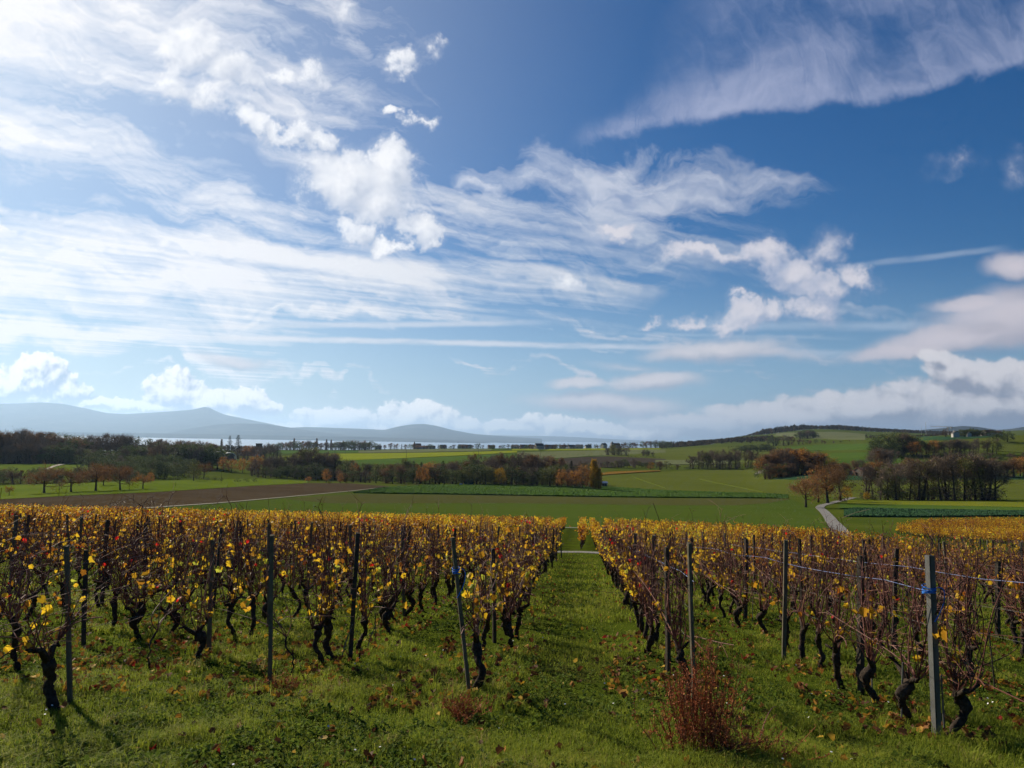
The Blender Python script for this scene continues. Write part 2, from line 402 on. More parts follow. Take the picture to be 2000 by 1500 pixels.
def objrand(nt): return nt.nodes.new('ShaderNodeObjectInfo').outputs['Random']

def simple_mat(name, c0, c1, scale=8.0, rough=.8, obj=True, spec=.25, metal=0.0, bumpv=0.0):
    """two-colour mottled surface"""
    m, nt, b = new_mat(name)
    v = nt.nodes.new('ShaderNodeTexCoord').outputs['Object'] if obj else geo_pos(nt)
    n = tnoise(nt, v, scale, 5, .6)
    nt.links.new(ramp(nt, n, [(.3, c0), (.7, c1)]), b.inputs['Base Color'])
    b.inputs['Roughness'].default_value = rough; b.inputs['Specular IOR Level'].default_value = spec; b.inputs['Metallic'].default_value = metal
    if bumpv: bump(nt, b, n, bumpv)
    return m
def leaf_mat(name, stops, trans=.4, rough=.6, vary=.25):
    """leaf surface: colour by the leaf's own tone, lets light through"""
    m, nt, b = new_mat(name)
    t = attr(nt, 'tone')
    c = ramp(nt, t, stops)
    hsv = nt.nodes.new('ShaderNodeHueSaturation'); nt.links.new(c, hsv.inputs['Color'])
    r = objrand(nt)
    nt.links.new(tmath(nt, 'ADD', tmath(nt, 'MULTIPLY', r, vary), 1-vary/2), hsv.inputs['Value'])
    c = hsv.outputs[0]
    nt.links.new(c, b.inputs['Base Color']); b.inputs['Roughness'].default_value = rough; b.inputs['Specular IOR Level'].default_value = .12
    tr = nt.nodes.new('ShaderNodeBsdfTranslucent'); nt.links.new(c, tr.inputs['Color'])
    mx = nt.nodes.new('ShaderNodeMixShader'); mx.inputs[0].default_value = trans
    nt.links.new(b.outputs[0], mx.inputs[1]); nt.links.new(tr.outputs[0], mx.inputs[2])
    nt.links.new(mx.outputs[0], nt.nodes['Material Output'].inputs['Surface'])
    return m

# ================================================================== terrain
COLS = {
 -500: [(110, 1000), (140, 992), (200, 968), (310, 940), (345, 925), (450, 900), (600, 886), (1000, 876), (1500, 872), (2500, 905)],
 0:   [(110, 1008), (140, 1001), (200, 976), (300, 947), (320, 944), (345, 932), (450, 907), (600, 893), (1000, 885), (1500, 880), (2500, 915)],
 300: [(110, 1013), (135, 1000), (205, 962), (290, 940), (310, 938), (330, 934), (420, 915), (600, 890), (1000, 880), (1500, 880), (2500, 915)],
 600: [(110, 1018), (150, 1003), (240, 965), (300, 948), (330, 944), (380, 938), (470, 918), (600, 904), (900, 887), (1300, 878), (1500, 879), (2500, 915)],
 1000: [(110, 1025), (160, 1008), (300, 970), (340, 951), (380, 946), (450, 940), (520, 925), (600, 906), (900, 887), (1300, 875.5), (1500, 877), (2500, 915)],
 1300: [(110, 1030), (160, 1012), (300, 972), (340, 960), (360, 957), (450, 938), (560, 919), (600, 914), (750, 902), (1000, 885), (1300, 876), (1600, 874), (2500, 895)],
 1450: [(110, 1033), (160, 1014), (290, 974), (330, 966), (345, 963), (560, 920), (620, 912), (750, 900), (1000, 882), (1400, 868), (2000, 858), (2600, 851), (3200, 856)],
 1600: [(110, 1036), (160, 1016), (265, 982), (320, 968), (340, 966), (420, 927), (450, 923), (500, 910), (900, 880), (1200, 866), (1800, 848), (2600, 836), (3200, 842)],
 1720: [(110, 1039), (160, 1016), (290, 979), (330, 970), (420, 930), (450, 926), (500, 914), (650, 888), (900, 868), (1200, 858), (1800, 852), (2600, 842), (3200, 848)],
 1850: [(110, 1040), (160, 1015), (300, 976), (340, 970), (430, 932), (450, 928), (520, 915), (600, 896), (750, 855), (900, 850), (2000, 853), (2600, 847), (3200, 860)],
 2000: [(110, 1042), (160, 1014), (300, 976), (340, 968), (430, 935), (520, 920), (600, 895), (750, 850), (900, 852), (2000, 850), (3000, 838), (3500, 850)],
 2600: [(110, 1050), (160, 1018), (300, 976), (340, 968), (430, 935), (520, 920), (600, 895), (750, 846), (900, 850), (2000, 850), (3000, 836), (3500, 850)],
}
COLX = np.array(sorted(COLS))
LAND_LOW, LAKE_Z = -100.0, -95.0
def prof(Y):
    Y = np.asarray(Y, float)
    return -np.interp(Y, [-400, -60, 0, 48, 110, 200], [-2.5, -1.0, 0, 5.45, 11.03, 18.0])
def smoothstep(x, a, b):
    t = np.clip((np.asarray(x, float)-a)/(b-a), 0, 1); return t*t*(3-2*t)

RR = np.concatenate([np.geomspace(.5, 110, 90)[:-1], np.geomspace(110, 1700, 200)[:-1], np.geomspace(1700, 45000, 70)])
AZ = np.concatenate([np.linspace(-180, -44, 36)[:-1], np.linspace(-44, 44, 353)[:-1], np.linspace(44, 180, 36)])
def _grid():
    A, R = np.meshgrid(R_(1)*AZ, RR, indexing='ij')
    D = R*np.maximum(np.cos(A), .66)
    px = np.clip(1000+FOC*np.tan(np.clip(A, -R_(52), R_(52))), -500, 2600)
    tabs = []
    for c in COLX:
        L = COLS[c]; d = np.array([a for a, _ in L]+[6000, 60000], float)
        z = np.array([EYE-a*(b-hor(c))/FOC for a, b in L]+[LAND_LOW, LAND_LOW])
        tabs.append(np.interp(D, d, np.maximum(z, LAND_LOW)))
    tabs = np.array(tabs)
    idx = np.clip(np.searchsorted(COLX, px)-1, 0, len(COLX)-2)
    t = (px-COLX[idx])/(COLX[idx+1]-COLX[idx]); t = t*t*(3-2*t)*.5+t*.5
    I, J = np.indices(px.shape)
    zp = tabs[idx, I, J]*(1-t)+tabs[idx+1, I, J]*t
    X = R*(np.cos(A)*f0[0]+np.sin(A)*r0[0]); Y = R*(np.cos(A)*f0[1]+np.sin(A)*r0[1])
    k = np.array([1, 2, 3, 2, 1])/9.0
    zs = np.apply_along_axis(lambda q: np.convolve(np.pad(q, 2, 'edge'), k, 'valid'), 1, zp)
    zs = np.apply_along_axis(lambda q: np.convolve(np.pad(q, 2, 'edge'), k, 'valid'), 0, zs)
    zs = np.where(D > 4000, zp, zs)
    s = smoothstep(D, 98, 125)
    Z = prof(Y)*(1-s)+zs*s
    nr = 1-smoothstep(R, 40, 80)
    Z = Z + nr*(.022*np.sin(X*1.7+1.2*np.sin(Y*.9))*np.sin(Y*1.3+.8*np.sin(X*1.1))+.012*np.sin(X*4.1+Y*1.7)*np.sin(Y*3.7-X*.9))
    far = smoothstep(R, 250, 600)*(1-smoothstep(R, 3500, 5000))
    Z = Z + far*(.35*np.sin(X*.021+1)*np.sin(Y*.017)+.2*np.sin(X*.05+Y*.03))
    return X, Y, Z
GX, GY, GZ = _grid()
def ground(x, y):
    x = np.asarray(x, float); y = np.asarray(y, float)
    a = x*r0[0]+y*r0[1]; b = x*f0[0]+y*f0[1]
    az = np.degrees(np.arctan2(a, b)); r = np.hypot(a, b)
    i = np.clip(np.searchsorted(AZ, az)-1, 0, len(AZ)-2); j = np.clip(np.searchsorted(RR, r)-1, 0, len(RR)-2)
    u = (az-AZ[i])/(AZ[i+1]-AZ[i]); v = np.clip((r-RR[j])/(RR[j+1]-RR[j]), 0, 1)
    return GZ[i, j]*(1-u)*(1-v)+GZ[i+1, j]*u*(1-v)+GZ[i, j+1]*(1-u)*v+GZ[i+1, j+1]*u*v
def g1(x, y): return float(ground(np.array([x]), np.array([y]))[0])
_DS = np.concatenate([np.arange(3, 110, .25), np.geomspace(110, 6000, 1600)])
def hit(px, py, dmin=3.0):
    """first ground point seen along a photo direction -> world x, y"""
    d = ray(px, py); w = float(d @ f0)
    P = np.array([0, 0, EYE])+_DS[:, None]*d/w
    below = (P[:, 2] < ground(P[:, 0], P[:, 1])) & (_DS >= dmin)
    k = int(np.argmax(below)) if below.any() else len(_DS)-1
    if below.any() and k > 0:
        a, b = P[k-1], P[k]
        for _ in range(14):
            m = (a+b)/2
            if m[2] < g1(m[0], m[1]): b = m
            else: a = m
        return b[0], b[1]
    return P[k, 0], P[k, 1]
def at(px, D):
    """plan position at a bearing (photo column) and forward distance"""
    t = (px-1000)/FOC
    p = D*f0+D*t*r0
    return p[0], p[1]
def bearing(x, y):
    return math.atan2(x*r0[0]+y*r0[1], x*f0[0]+y*f0[1])
def height_to(px, D, py):
    """height of the direction (px,py) above the camera foot at distance D"""
    d = ray(px, py); return EYE+D*float(d[2])/float(d @ f0)

# --- ground materials
def field_mat(name, c0, c1, c2, scale=.05, row=0.0, row_rot=0.0, rowc=None, fine=1.2, fv=.35):
    m, nt, b = new_mat(name)
    p = geo_pos(nt)
    st = scaled(nt, p, (.35, 1, 1), row_rot+R_(90)) if row else p      # drilled fields vary along their rows
    n = tnoise(nt, st, scale, 6, .62)
    n2 = tnoise(nt, p, fine, 4, .65)
    n3 = tnoise(nt, st, scale*5, 5, .7)
    c = ramp(nt, tmath(nt, 'ADD', tmath(nt, 'MULTIPLY', n, .6), tmath(nt, 'MULTIPLY', n3, .4)), [(.32, c0), (.5, c1), (.68, c2)])
    v = tmath(nt, 'ADD', tmath(nt, 'MULTIPLY', tmath(nt, 'ADD', n2, tmath(nt, 'MULTIPLY', tnoise(nt, p, fine*.22, 4, .7), 1.0)), 1.5*fv), 1-1.5*fv)
    hsv = nt.nodes.new('ShaderNodeHueSaturation'); nt.links.new(c, hsv.inputs['Color']); nt.links.new(v, hsv.inputs['Value'])
    c = hsv.outputs[0]
    if row:
        w = nt.nodes.new('ShaderNodeTexWave'); w.inputs['Scale'].default_value = row; w.inputs['Distortion'].default_value = 2.0
        w.inputs['Detail'].default_value = 3; w.inputs['Detail Scale'].default_value = .4
        nt.links.new(scaled(nt, p, (1, 1, 0), row_rot), w.inputs[0])
        c = tmix(nt, tmath(nt, 'MULTIPLY', w.outputs['Fac'], .4), c, rowc)
    nt.links.new(c, b.inputs['Base Color'])
    b.inputs['Roughness'].default_value = .95; b.inputs['Specular IOR Level'].default_value = 0.0
    bump(nt, b, n2, .35, .15)
    return m
G_ = dict(
    lawn=((.050, .075, .018), (.062, .092, .022), (.085, .115, .028)),
)
m_land = field_mat('field_grass', (.048, .070, .012), (.064, .086, .014), (.084, .100, .020), .03)
# near ground: soil and moss between the blades
def near_ground():
    m, nt, b = new_mat('meadow_floor')
    p = geo_pos(nt)
    a = tnoise(nt, p, .55, 6, .62); f = tnoise(nt, p, 9, 6, .7)
    c = ramp(nt, a, [(.28, (.060, .054, .018)), (.45, (.052, .076, .008)), (.62, (.072, .105, .010)), (.78, (.10, .11, .020))])
    c = tmix(nt, tmath(nt, 'MULTIPLY', f, .55), c, (.030, .034, .008))
    # far away the same meadow runs on as farm grass
    n = tnoise(nt, p, .03, 5, .6); n2 = tnoise(nt, p, 1.2, 4, .65)
    c2 = ramp(nt, n, [(.3, (.048, .070, .012)), (.5, (.064, .086, .014)), (.72, (.084, .100, .020))])
    ln = nt.nodes.new('ShaderNodeVectorMath'); ln.operation = 'LENGTH'; nt.links.new(p, ln.inputs[0])
    mr = nt.nodes.new('ShaderNodeMapRange'); mr.inputs[1].default_value = 60; mr.inputs[2].default_value = 130
    nt.links.new(ln.outputs['Value'], mr.inputs[0])
    nt.links.new(tmix(nt, mr.outputs[0], c, c2), b.inputs['Base Color'])
    b.inputs['Roughness'].default_value = .95; b.inputs['Specular IOR Level'].default_value = 0.0
    bump(nt, b, f, .6, .03)
    return m
m_ground = near_ground()
na, nr_ = GX.shape
V = np.stack([GX, GY, GZ], -1).reshape(-1, 3)
i, j = np.meshgrid(np.arange(na-1), np.arange(nr_-1), indexing='ij')
F = np.stack([i*nr_+j, i*nr_+j+1, (i+1)*nr_+j+1, (i+1)*nr_+j], -1).reshape(-1, 4)
cen = len(V); V = np.vstack([V, [[0, 0, GZ[:, 0].mean()]]])
k = np.arange(na-1); T = np.stack([np.full(na-1, cen), k*nr_, (k+1)*nr_], -1)
link('ground', mk_mesh('ground', V, [(F[:, ::-1], 0), (T[:, ::-1], 0)], [m_ground], True), kind='structure')

# --- the lake
def water():
    m, nt, b = new_mat('lake_water')
    b.inputs['Base Color'].default_value = (.22, .30, .38, 1); b.inputs['Roughness'].default_value = .3
    b.inputs['Specular IOR Level'].default_value = .5
    p = geo_pos(nt); bump(nt, b, tnoise(nt, scaled(nt, p, (.02, .02, .02)), 1.0, 6, .6), .25, 3.0)
    return m
a = np.radians(np.linspace(-60, 60, 61)); rad = np.array([1500, 5000, 12000, 25000, 44000.0])
A, Rr = np.meshgrid(a, rad, indexing='ij')
V = np.stack([Rr*(np.cos(A)*f0[0]+np.sin(A)*r0[0]), Rr*(np.cos(A)*f0[1]+np.sin(A)*r0[1]), np.full(A.shape, LAKE_Z)], -1).reshape(-1, 3)
i, j = np.meshgrid(np.arange(60), np.arange(4), indexing='ij')
F = np.stack([i*5+j, i*5+j+1, (i+1)*5+j+1, (i+1)*5+j], -1).reshape(-1, 4)
link('lake', mk_mesh('lake', V, [(F[:, ::-1], 0)], [water()]), kind='structure')

# --- mountains across the lake: ridge lines with slopes down both sides
def vnoise(x, y, seed):
    r = np.random.default_rng(seed); L = r.random((64, 64))
    xi = np.floor(x).astype(int); yi = np.floor(y).astype(int); u = x-xi; v = y-yi
    u = u*u*(3-2*u); v = v*v*(3-2*v)
    q = lambda a, b: L[a % 64, b % 64]
    return (q(xi, yi)*(1-u)+q(xi+1, yi)*u)*(1-v)+(q(xi, yi+1)*(1-u)+q(xi+1, yi+1)*u)*v
def fbm(x, y, seed, o=5):
    s = 0; a = .5
    for k in range(o): s = s+a*(vnoise(x*2**k, y*2**k, seed+k)-.5); a *= .55
    return s
m_mount = field_mat('wooded_slope', (.020, .030, .026), (.040, .048, .040), (.085, .085, .070), .0012, fine=.004, fv=.5)
m_rock = field_mat('pale_rock', (.25, .25, .25), (.32, .31, .30), (.4, .39, .38), .001, fine=.005)
def mountain(ridge, D, front, back, seed, rough=.12, name='mountain'):
    px = np.arange(ridge[0][0], ridge[-1][0]+.1, 4.0)
    ry = np.interp(px, [a for a, _ in ridge], [b for _, b in ridge])
    ry = np.convolve(np.pad(ry, 2, 'edge'), np.ones(5)/5, 'valid')*.6+ry*.4
    H = np.array([EYE+D*(hor(p)-q)/FOC for p, q in zip(px, ry)])-LAKE_Z+6
    t = np.concatenate([np.linspace(-1, 0, 25), np.linspace(0, 1, 12)[1:]])
    P, Tt = np.meshgrid(px, t, indexing='ij')
    Dd = D+np.where(Tt < 0, Tt*front, Tt*back)
    t1 = (P-1000)/FOC
    X = Dd*f0[0]+Dd*t1*r0[0]; Y = Dd*f0[1]+Dd*t1*r0[1]
    s = 1-np.abs(Tt); sh = np.where(Tt < 0, .35*s+.65*s**2.2, s)
    n = fbm(X/1400, Y/1400, seed, 5)
    Z = H[:, None]*sh*(1+rough*6*n*(1-s)*s*2) + fbm(X/300, Y/300, seed+9, 3)*H[:, None]*.06*(1-(s > .97))
    Z = LAKE_Z-5+np.maximum(Z, 0)
    na_, nt_ = P.shape
    i, j = np.meshgrid(np.arange(na_-1), np.arange(nt_-1), indexing='ij')
    F = np.stack([i*nt_+j, i*nt_+j+1, (i+1)*nt_+j+1, (i+1)*nt_+j], -1).reshape(-1, 4)
    return link(name, mk_mesh(name, np.stack([X, Y, Z], -1).reshape(-1, 3), [(F[:, ::-1], 0)], [m_mount], True), kind='structure')
mountain([(-420, 815), (-200, 802), (-60, 790), (40, 788), (80, 786), (125, 789), (170, 798), (210, 807), (245, 809), (300, 806), (345, 803), (380, 800), (398, 795), (408, 795), (418, 801), (440, 810), (500, 822), (560, 834), (620, 846), (680, 856)], 24000, 6500, 6000, 11)
mountain([(330, 846), (380, 836), (430, 829), (470, 827), (515, 828), (560, 834), (620, 843), (690, 851), (760, 857), (800, 860)], 18500, 3000, 3000, 22)
mountain([(520, 838), (600, 834), (660, 836), (720, 838), (752, 840), (780, 833), (805, 829), (830, 828), (855, 832), (885, 840), (930, 848), (1000, 853), (1060, 857)], 23000, 6500, 5000, 33)
mountain([(860, 849), (940, 850), (1010, 851), (1080, 852), (1130, 854), (1200, 858), (1300, 862), (1420, 865)], 36000, 4000, 4000, 44, .05)
mountain([(-400, 842), (-100, 841), (0, 842), (120, 844), (260, 846), (420, 848), (560, 851), (700, 853), (820, 857), (900, 861), (970, 866)], 15500, 1500, 2500, 55, .08, 'far_shore')
mountain([(1560, 866), (1700, 850), (1800, 840), (1845, 836), (1880, 832), (1910, 834), (1950, 840), (1975, 838), (2000, 834), (2060, 832), (2200, 838), (2400, 850)], 9000, 1800, 2500, 66, .1)

# --- fields: draped strips between two boundary lines given as photo directions
def strip(name, top, bot, mat, off, kind='structure', nx=None, ny=14, thick=0.0, label=None, dmin=60, rough=0.0):
    x0 = max(top[0][0], bot[0][0]); x1 = min(top[-1][0], bot[-1][0])
    n = nx or max(8, int((x1-x0)/10))
    px = np.linspace(x0, x1, n)
    ty = np.interp(px, [a for a, _ in top], [b for _, b in top]); by = np.interp(px, [a for a, _ in bot], [b for _, b in bot])
    T = np.array([hit(a, b, dmin) for a, b in zip(px, ty)]); B = np.array([hit(a, b, dmin) for a, b in zip(px, by)])
    t = np.linspace(0, 1, ny)[None, :, None]
    P = B[:, None, :]*(1-t)+T[:, None, :]*t
    up = off*np.ones(n)
    if thick: e = np.linspace(0, 1, n); up = .12+(off-.12)*smoothstep(e, 0, .06)*(1-smoothstep(e, .94, 1))
    Z = ground(P[..., 0], P[..., 1])+up[:, None]
    if rough: Z = Z+rng.uniform(-rough, rough, Z.shape)
    V = np.concatenate([P, Z[..., None]], -1)
    i, j = np.meshgrid(np.arange(n-1), np.arange(ny-1), indexing='ij')
    F = np.stack([i*ny+j, (i+1)*ny+j, (i+1)*ny+j+1, i*ny+j+1], -1).reshape(-1, 4)
    Vs = V.reshape(-1, 3); Fs = [F]
    if True:                                      # close the edge down to the soil
        ring = np.concatenate([np.arange(n)*ny, (n-1)*ny+np.arange(1, ny), np.arange(n-2, -1, -1)*ny+ny-1, np.arange(ny-2, 0, -1)])
        low = Vs[ring]-np.array([0, 0, off+.25]); b0 = len(Vs); Vs = np.vstack([Vs, low]); k = np.arange(len(ring)); k2 = (k+1) % len(ring)
        Fs.append(np.stack([b0+k, b0+k2, ring[k2], ring[k]], -1))
    return link(name, mk_mesh(name, Vs, [(f, 0) for f in Fs], [mat], False), kind=kind, label=label)

m_plough = field_mat('ploughed_soil', (.052, .039, .026), (.070, .053, .034), (.090, .070, .046), .06, .16, R_(70), (.042, .032, .022), 2.0)
m_dark_plough = field_mat('dark_soil', (.042, .036, .028), (.055, .046, .036), (.07, .058, .044), .06, .1, R_(70), (.034, .03, .025), 1.0)
m_big = field_mat('sown_field', (.044, .078, .010), (.060, .096, .013), (.072, .096, .018), .02, .18, R_(-85), (.060, .072, .030), 1.5)
m_big2 = field_mat('thin_sown_field', (.060, .070, .020), (.070, .076, .022), (.082, .082, .026), .03, .18, R_(-85), (.066, .062, .038), 1.5)
m_crop = field_mat('cover_crop', (.040, .085, .018), (.060, .108, .022), (.085, .132, .028), .05, .5, R_(-85), (.045, .09, .03), 1.6, .45)
m_mustard = field_mat('yellow_green_crop', (.13, .17, .012), (.18, .21, .016), (.21, .24, .022), .012, 0, 0, None, .5, .2)
m_mustard2 = field_mat('turning_mustard', (.095, .115, .014), (.120, .140, .016), (.150, .160, .022), .03, 0, 0, None, .5, .3)
m_bright = field_mat('bright_meadow', (.075, .112, .014), (.098, .138, .018), (.120, .155, .024), .04, 0, 0, None, 1.0, .25)
m_green = field_mat('green_field', (.048, .088, .014), (.062, .108, .018), (.078, .120, .022), .02, .1, R_(-80), (.055, .10, .03), .6, .2)
m_olive = field_mat('olive_pasture', (.070, .090, .016), (.086, .106, .018), (.105, .120, .022), .02, .09, R_(-70), (.085, .10, .034), .8, .25)
m_olive2 = field_mat('trodden_grass', (.085, .115, .02), (.10, .125, .022), (.115, .135, .028), .1, 0, 0, None, .8, .25)
m_paleg = field_mat('pale_stubble', (.105, .120, .060), (.120, .135, .065), (.135, .145, .072), .02, .07, R_(-80), (.10, .12, .05), .6, .2)
m_cab = field_mat('cabbage_crop', (.020, .050, .024), (.032, .074, .036), (.048, .096, .048), .25, .3, R_(-75), (.024, .050, .024), 1.5, .5)
m_track = simple_mat('gravel_track', (.11, .105, .06), (.18, .165, .11), 3.0, .9, False)
m_concrete = simple_mat('concrete_lane', (.12, .115, .105), (.21, .20, .185), 1.6, .9, False)
m_autumn = field_mat('autumn_rows', (.16, .085, .02), (.20, .11, .022), (.24, .15, .03), .2, .3, R_(-80), (.10, .08, .03), 1.5, .4)

# lower field and the strips in front of the stream wood
strip('field', [(0, 976), (150, 968), (300, 962), (500, 949), (600, 944), (680, 944), (760, 950)], [(0, 1004), (150, 1001), (300, 992), (500, 977), (600, 968), (680, 960), (760, 952)], m_plough, .05, ny=60)
strip('field', [(-120, 951), (0, 948), (150, 944), (300, 940), (400, 937), (520, 935), (600, 940)], [(-120, 984), (0, 975.5), (150, 967.5), (300, 961.5), (500, 948.5), (590, 944), (600, 943)], m_bright, .07, ny=40)
strip('field', [(120, 1001), (300, 993), (500, 978.5), (600, 969.5), (700, 964), (1000, 968), (1300, 974), (1540, 974), (1570, 984), (1590, 994), (1604, 1010), (1620, 1026)], [(120, 1032), (300, 1032), (500, 1032), (600, 1032), (700, 1032), (1000, 1032), (1300, 1034), (1540, 1036), (1570, 1036), (1590, 1036), (1604, 1036), (1620, 1036)], m_big, .03, ny=80)
strip('field', [(560, 974), (700, 965), (1000, 968.5), (1300, 974), (1545, 974)], [(560, 975), (640, 983), (1000, 983), (1300, 987), (1440, 987), (1500, 983), (1545, 975)], m_big2, .06, ny=40)
strip('track', [(280, 992.5), (420, 983), (560, 970.5), (680, 959.5), (760, 950.6)], [(280, 993.9), (420, 984.1), (560, 971.6), (680, 960.3), (760, 951.2)], m_track, .12, ny=3)
strip('field', [(690, 962), (760, 952), (850, 948.5), (1000, 947.5), (1180, 951), (1300, 959), (1420, 963), (1540, 966)], [(690, 963), (760, 964.5), (850, 965.5), (1000, 968), (1180, 971), (1300, 972.5), (1420, 973), (1540, 974)], m_crop, .50, ny=40, thick=.5, nx=420, rough=.14)
strip('field', [(1165, 930), (1250, 925), (1350, 919), (1480, 916), (1490, 921), (1540, 938), (1640, 938.5), (1800, 937), (2150, 938)], [(1165, 950), (1250, 955), (1350, 961), (1480, 964), (1540, 967), (1640, 973), (1800, 974), (2150, 975)], m_olive, .06, ny=40)
strip('field', [(1165, 927), (1190, 922.5), (1240, 920.5), (1290, 919.8)], [(1165, 930), (1190, 927.5), (1240, 924), (1290, 921)], m_autumn, .5, ny=6)
for a, b in (([(1235, 931), (1252, 937), (1275, 945), (1300, 953)], 3), ([(1365, 935), (1390, 941), (1430, 949), (1490, 961)], 3)):
    strip('track', [(x, y-.6) for x, y in a], [(x, y+.9) for x, y in a], m_olive2, .24, ny=3, nx=30)
# right-hand strips beyond the lane
strip('field', [(1655, 977), (1800, 978), (2000, 979), (2150, 980)], [(1655, 984), (1800, 987), (2000, 991), (2150, 994)], m_mustard2, .12, ny=8)
strip('field', [(1640, 984), (1800, 987), (2000, 991.5), (2150, 994)], [(1640, 994), (1800, 997), (2000, 1000.5), (2150, 1004)], m_green, .14, ny=8)
strip('field', [(1634, 993), (1800, 996.5), (2000, 1000), (2150, 1003)], [(1648, 1010), (1800, 1011), (2000, 1009), (2150, 1008)], m_cab, .42, ny=60, thick=.4, nx=420, rough=.16)
strip('field', [(1500, 926), (1640, 927), (1800, 928), (2150, 930)], [(1500, 936), (1640, 938), (1800, 936), (2150, 937)], m_cab, .07, ny=10)
# plateau beyond the stream wood
strip('field', [(530, 880), (700, 879), (900, 876.5), (1000, 876)], [(530, 887), (700, 884.5), (900, 880), (1000, 878)], m_green, .3, ny=6)
strip('field', [(540, 892), (650, 886.5), (800, 885), (900, 883.5), (1010, 880.5)], [(540, 900), (650, 901), (800, 894.5), (900, 890), (1010, 884)], m_mustard, .35, ny=8)
strip('field', [(560, 901), (650, 901), (800, 895), (900, 891), (1000, 886), (1180, 881)], [(560, 908), (650, 909), (800, 908), (900, 906), (1000, 901), (1180, 890)], m_green, .3, ny=8)
strip('field', [(700, 880), (800, 878), (900, 877), (960, 878)], [(700, 885), (800, 884), (900, 882), (960, 880)], m_paleg, .4, ny=6)
strip('field', [(1000, 876.5), (1100, 876), (1200, 876), (1290, 876)], [(1000, 880), (1100, 880), (1200, 879), (1290, 878)], m_mustard, .4, ny=5)
strip('field', [(1010, 884), (1100, 881.5), (1200, 879), (1300, 878)], [(1010, 897), (1100, 895), (1140, 892), (1300, 884)], m_paleg, .34, ny=8)
strip('field', [(1090, 897), (1145, 893), (1190, 892), (1300, 897)], [(1090, 908), (1145, 912), (1190, 914), (1300, 902)], m_dark_plough, .4, ny=8)
strip('field', [(1180, 880), (1300, 877), (1430, 873), (1520, 873)], [(1180, 891), (1300, 899), (1430, 906), (1520, 908)], m_olive, .3, ny=10)
strip('field', [(1280, 899), (1350, 899), (1430, 899)], [(1280, 908), (1350, 908), (1430, 908)], m_paleg, .42, ny=5)
# left upper meadow
strip('field', [(-60, 910), (0, 908), (80, 907), (120, 906), (172, 905)], [(-60, 930), (0, 929), (80, 931), (120, 928), (172, 918)], m_bright, .25, ny=8)
strip('track', [(88, 918), (96, 913.5), (110, 909), (130, 905.8), (152, 904.2)], [(88, 921), (96, 917.5), (110, 912), (130, 907.4), (152, 905.4)], m_track, .5, ny=3, nx=20)
# right-hand hill fields
strip('field', [(1520, 875), (1600, 869), (1720, 866)], [(1520, 883), (1600, 880), (1720, 878)], m_green, .3, ny=8)
strip('field', [(1620, 886), (1700, 884), (1760, 880)], [(1620, 905), (1700, 908), (1760, 906)], m_green, .3, ny=8)
strip('field', [(1790, 852), (1850, 853), (1900, 853), (1960, 851)], [(1790, 860), (1850, 860), (1900, 857), (1960, 853)], m_cab, .35, ny=6)
strip('field', [(1800, 862), (1860, 860), (1920, 856), (1990, 851.5), (2120, 851)], [(1800, 866), (1860, 872), (1920, 880), (1990, 884), (2120, 886)], m_olive, .33, ny=10)
strip('field', [(1505, 846), (1560, 845), (1640, 843.5), (1690, 848)], [(1505, 850), (1560, 855), (1640, 859), (1690, 859)], m_paleg, .5, ny=8)
# farm road on the right and the crossing lane through the vines
def road(name, line, width, mat, off=.02, n=60):
    L = np.array(line, float); s = np.concatenate([[0], np.cumsum(np.linalg.norm(np.diff(L, axis=0), axis=1))])
    q = np.linspace(0, s[-1], n); P = np.stack([np.interp(q, s, L[:, 0]), np.interp(q, s, L[:, 1])], -1)
    for _ in range(3): P[1:-1] = (P[:-2]+2*P[1:-1]+P[2:])/4
    T = np.gradient(P, axis=0); T /= np.linalg.norm(T, axis=1, keepdims=True); N = np.stack([-T[:, 1], T[:, 0]], -1)
    w = np.linspace(-.5, .5, 5)*width
    Q = P[:, None, :]+w[None, :, None]*N[:, None, :]
    Z = ground(Q[..., 0], Q[..., 1])+off
    i, j = np.meshgrid(np.arange(n-1), np.arange(4), indexing='ij')
    F = np.stack([i*5+j, i*5+j+1, (i+1)*5+j+1, (i+1)*5+j], -1).reshape(-1, 4)
    return link(name, mk_mesh(name, np.concatenate([Q, Z[..., None]], -1).reshape(-1, 3), [(F[:, ::-1], 0)], [mat], True), kind='structure')
road('lane', [(-75, 49.2), (-30, 49.1), (0, 49.0), (14, 49.0), (27, 49.2), (40, 49.8), (70, 52)], 2.2, m_concrete, .03, 160)
road('lane', [(-100, 84), (-40, 100), (0, 108.5), (14, 110)], 2.0, m_concrete, .05, 120)
road('road', [hit(1652, 1050), hit(1636, 1032), hit(1622, 1014), hit(1610, 1000), hit(1600, 992), hit(1606, 987), hit(1630, 981), hit(1652, 976), hit(1668, 972)], 2.5, m_concrete, .12, 80)
road('road', [hit(1480, 926), hit(1486, 922), hit(1490, 918)], 5, m_track, .25, 20)

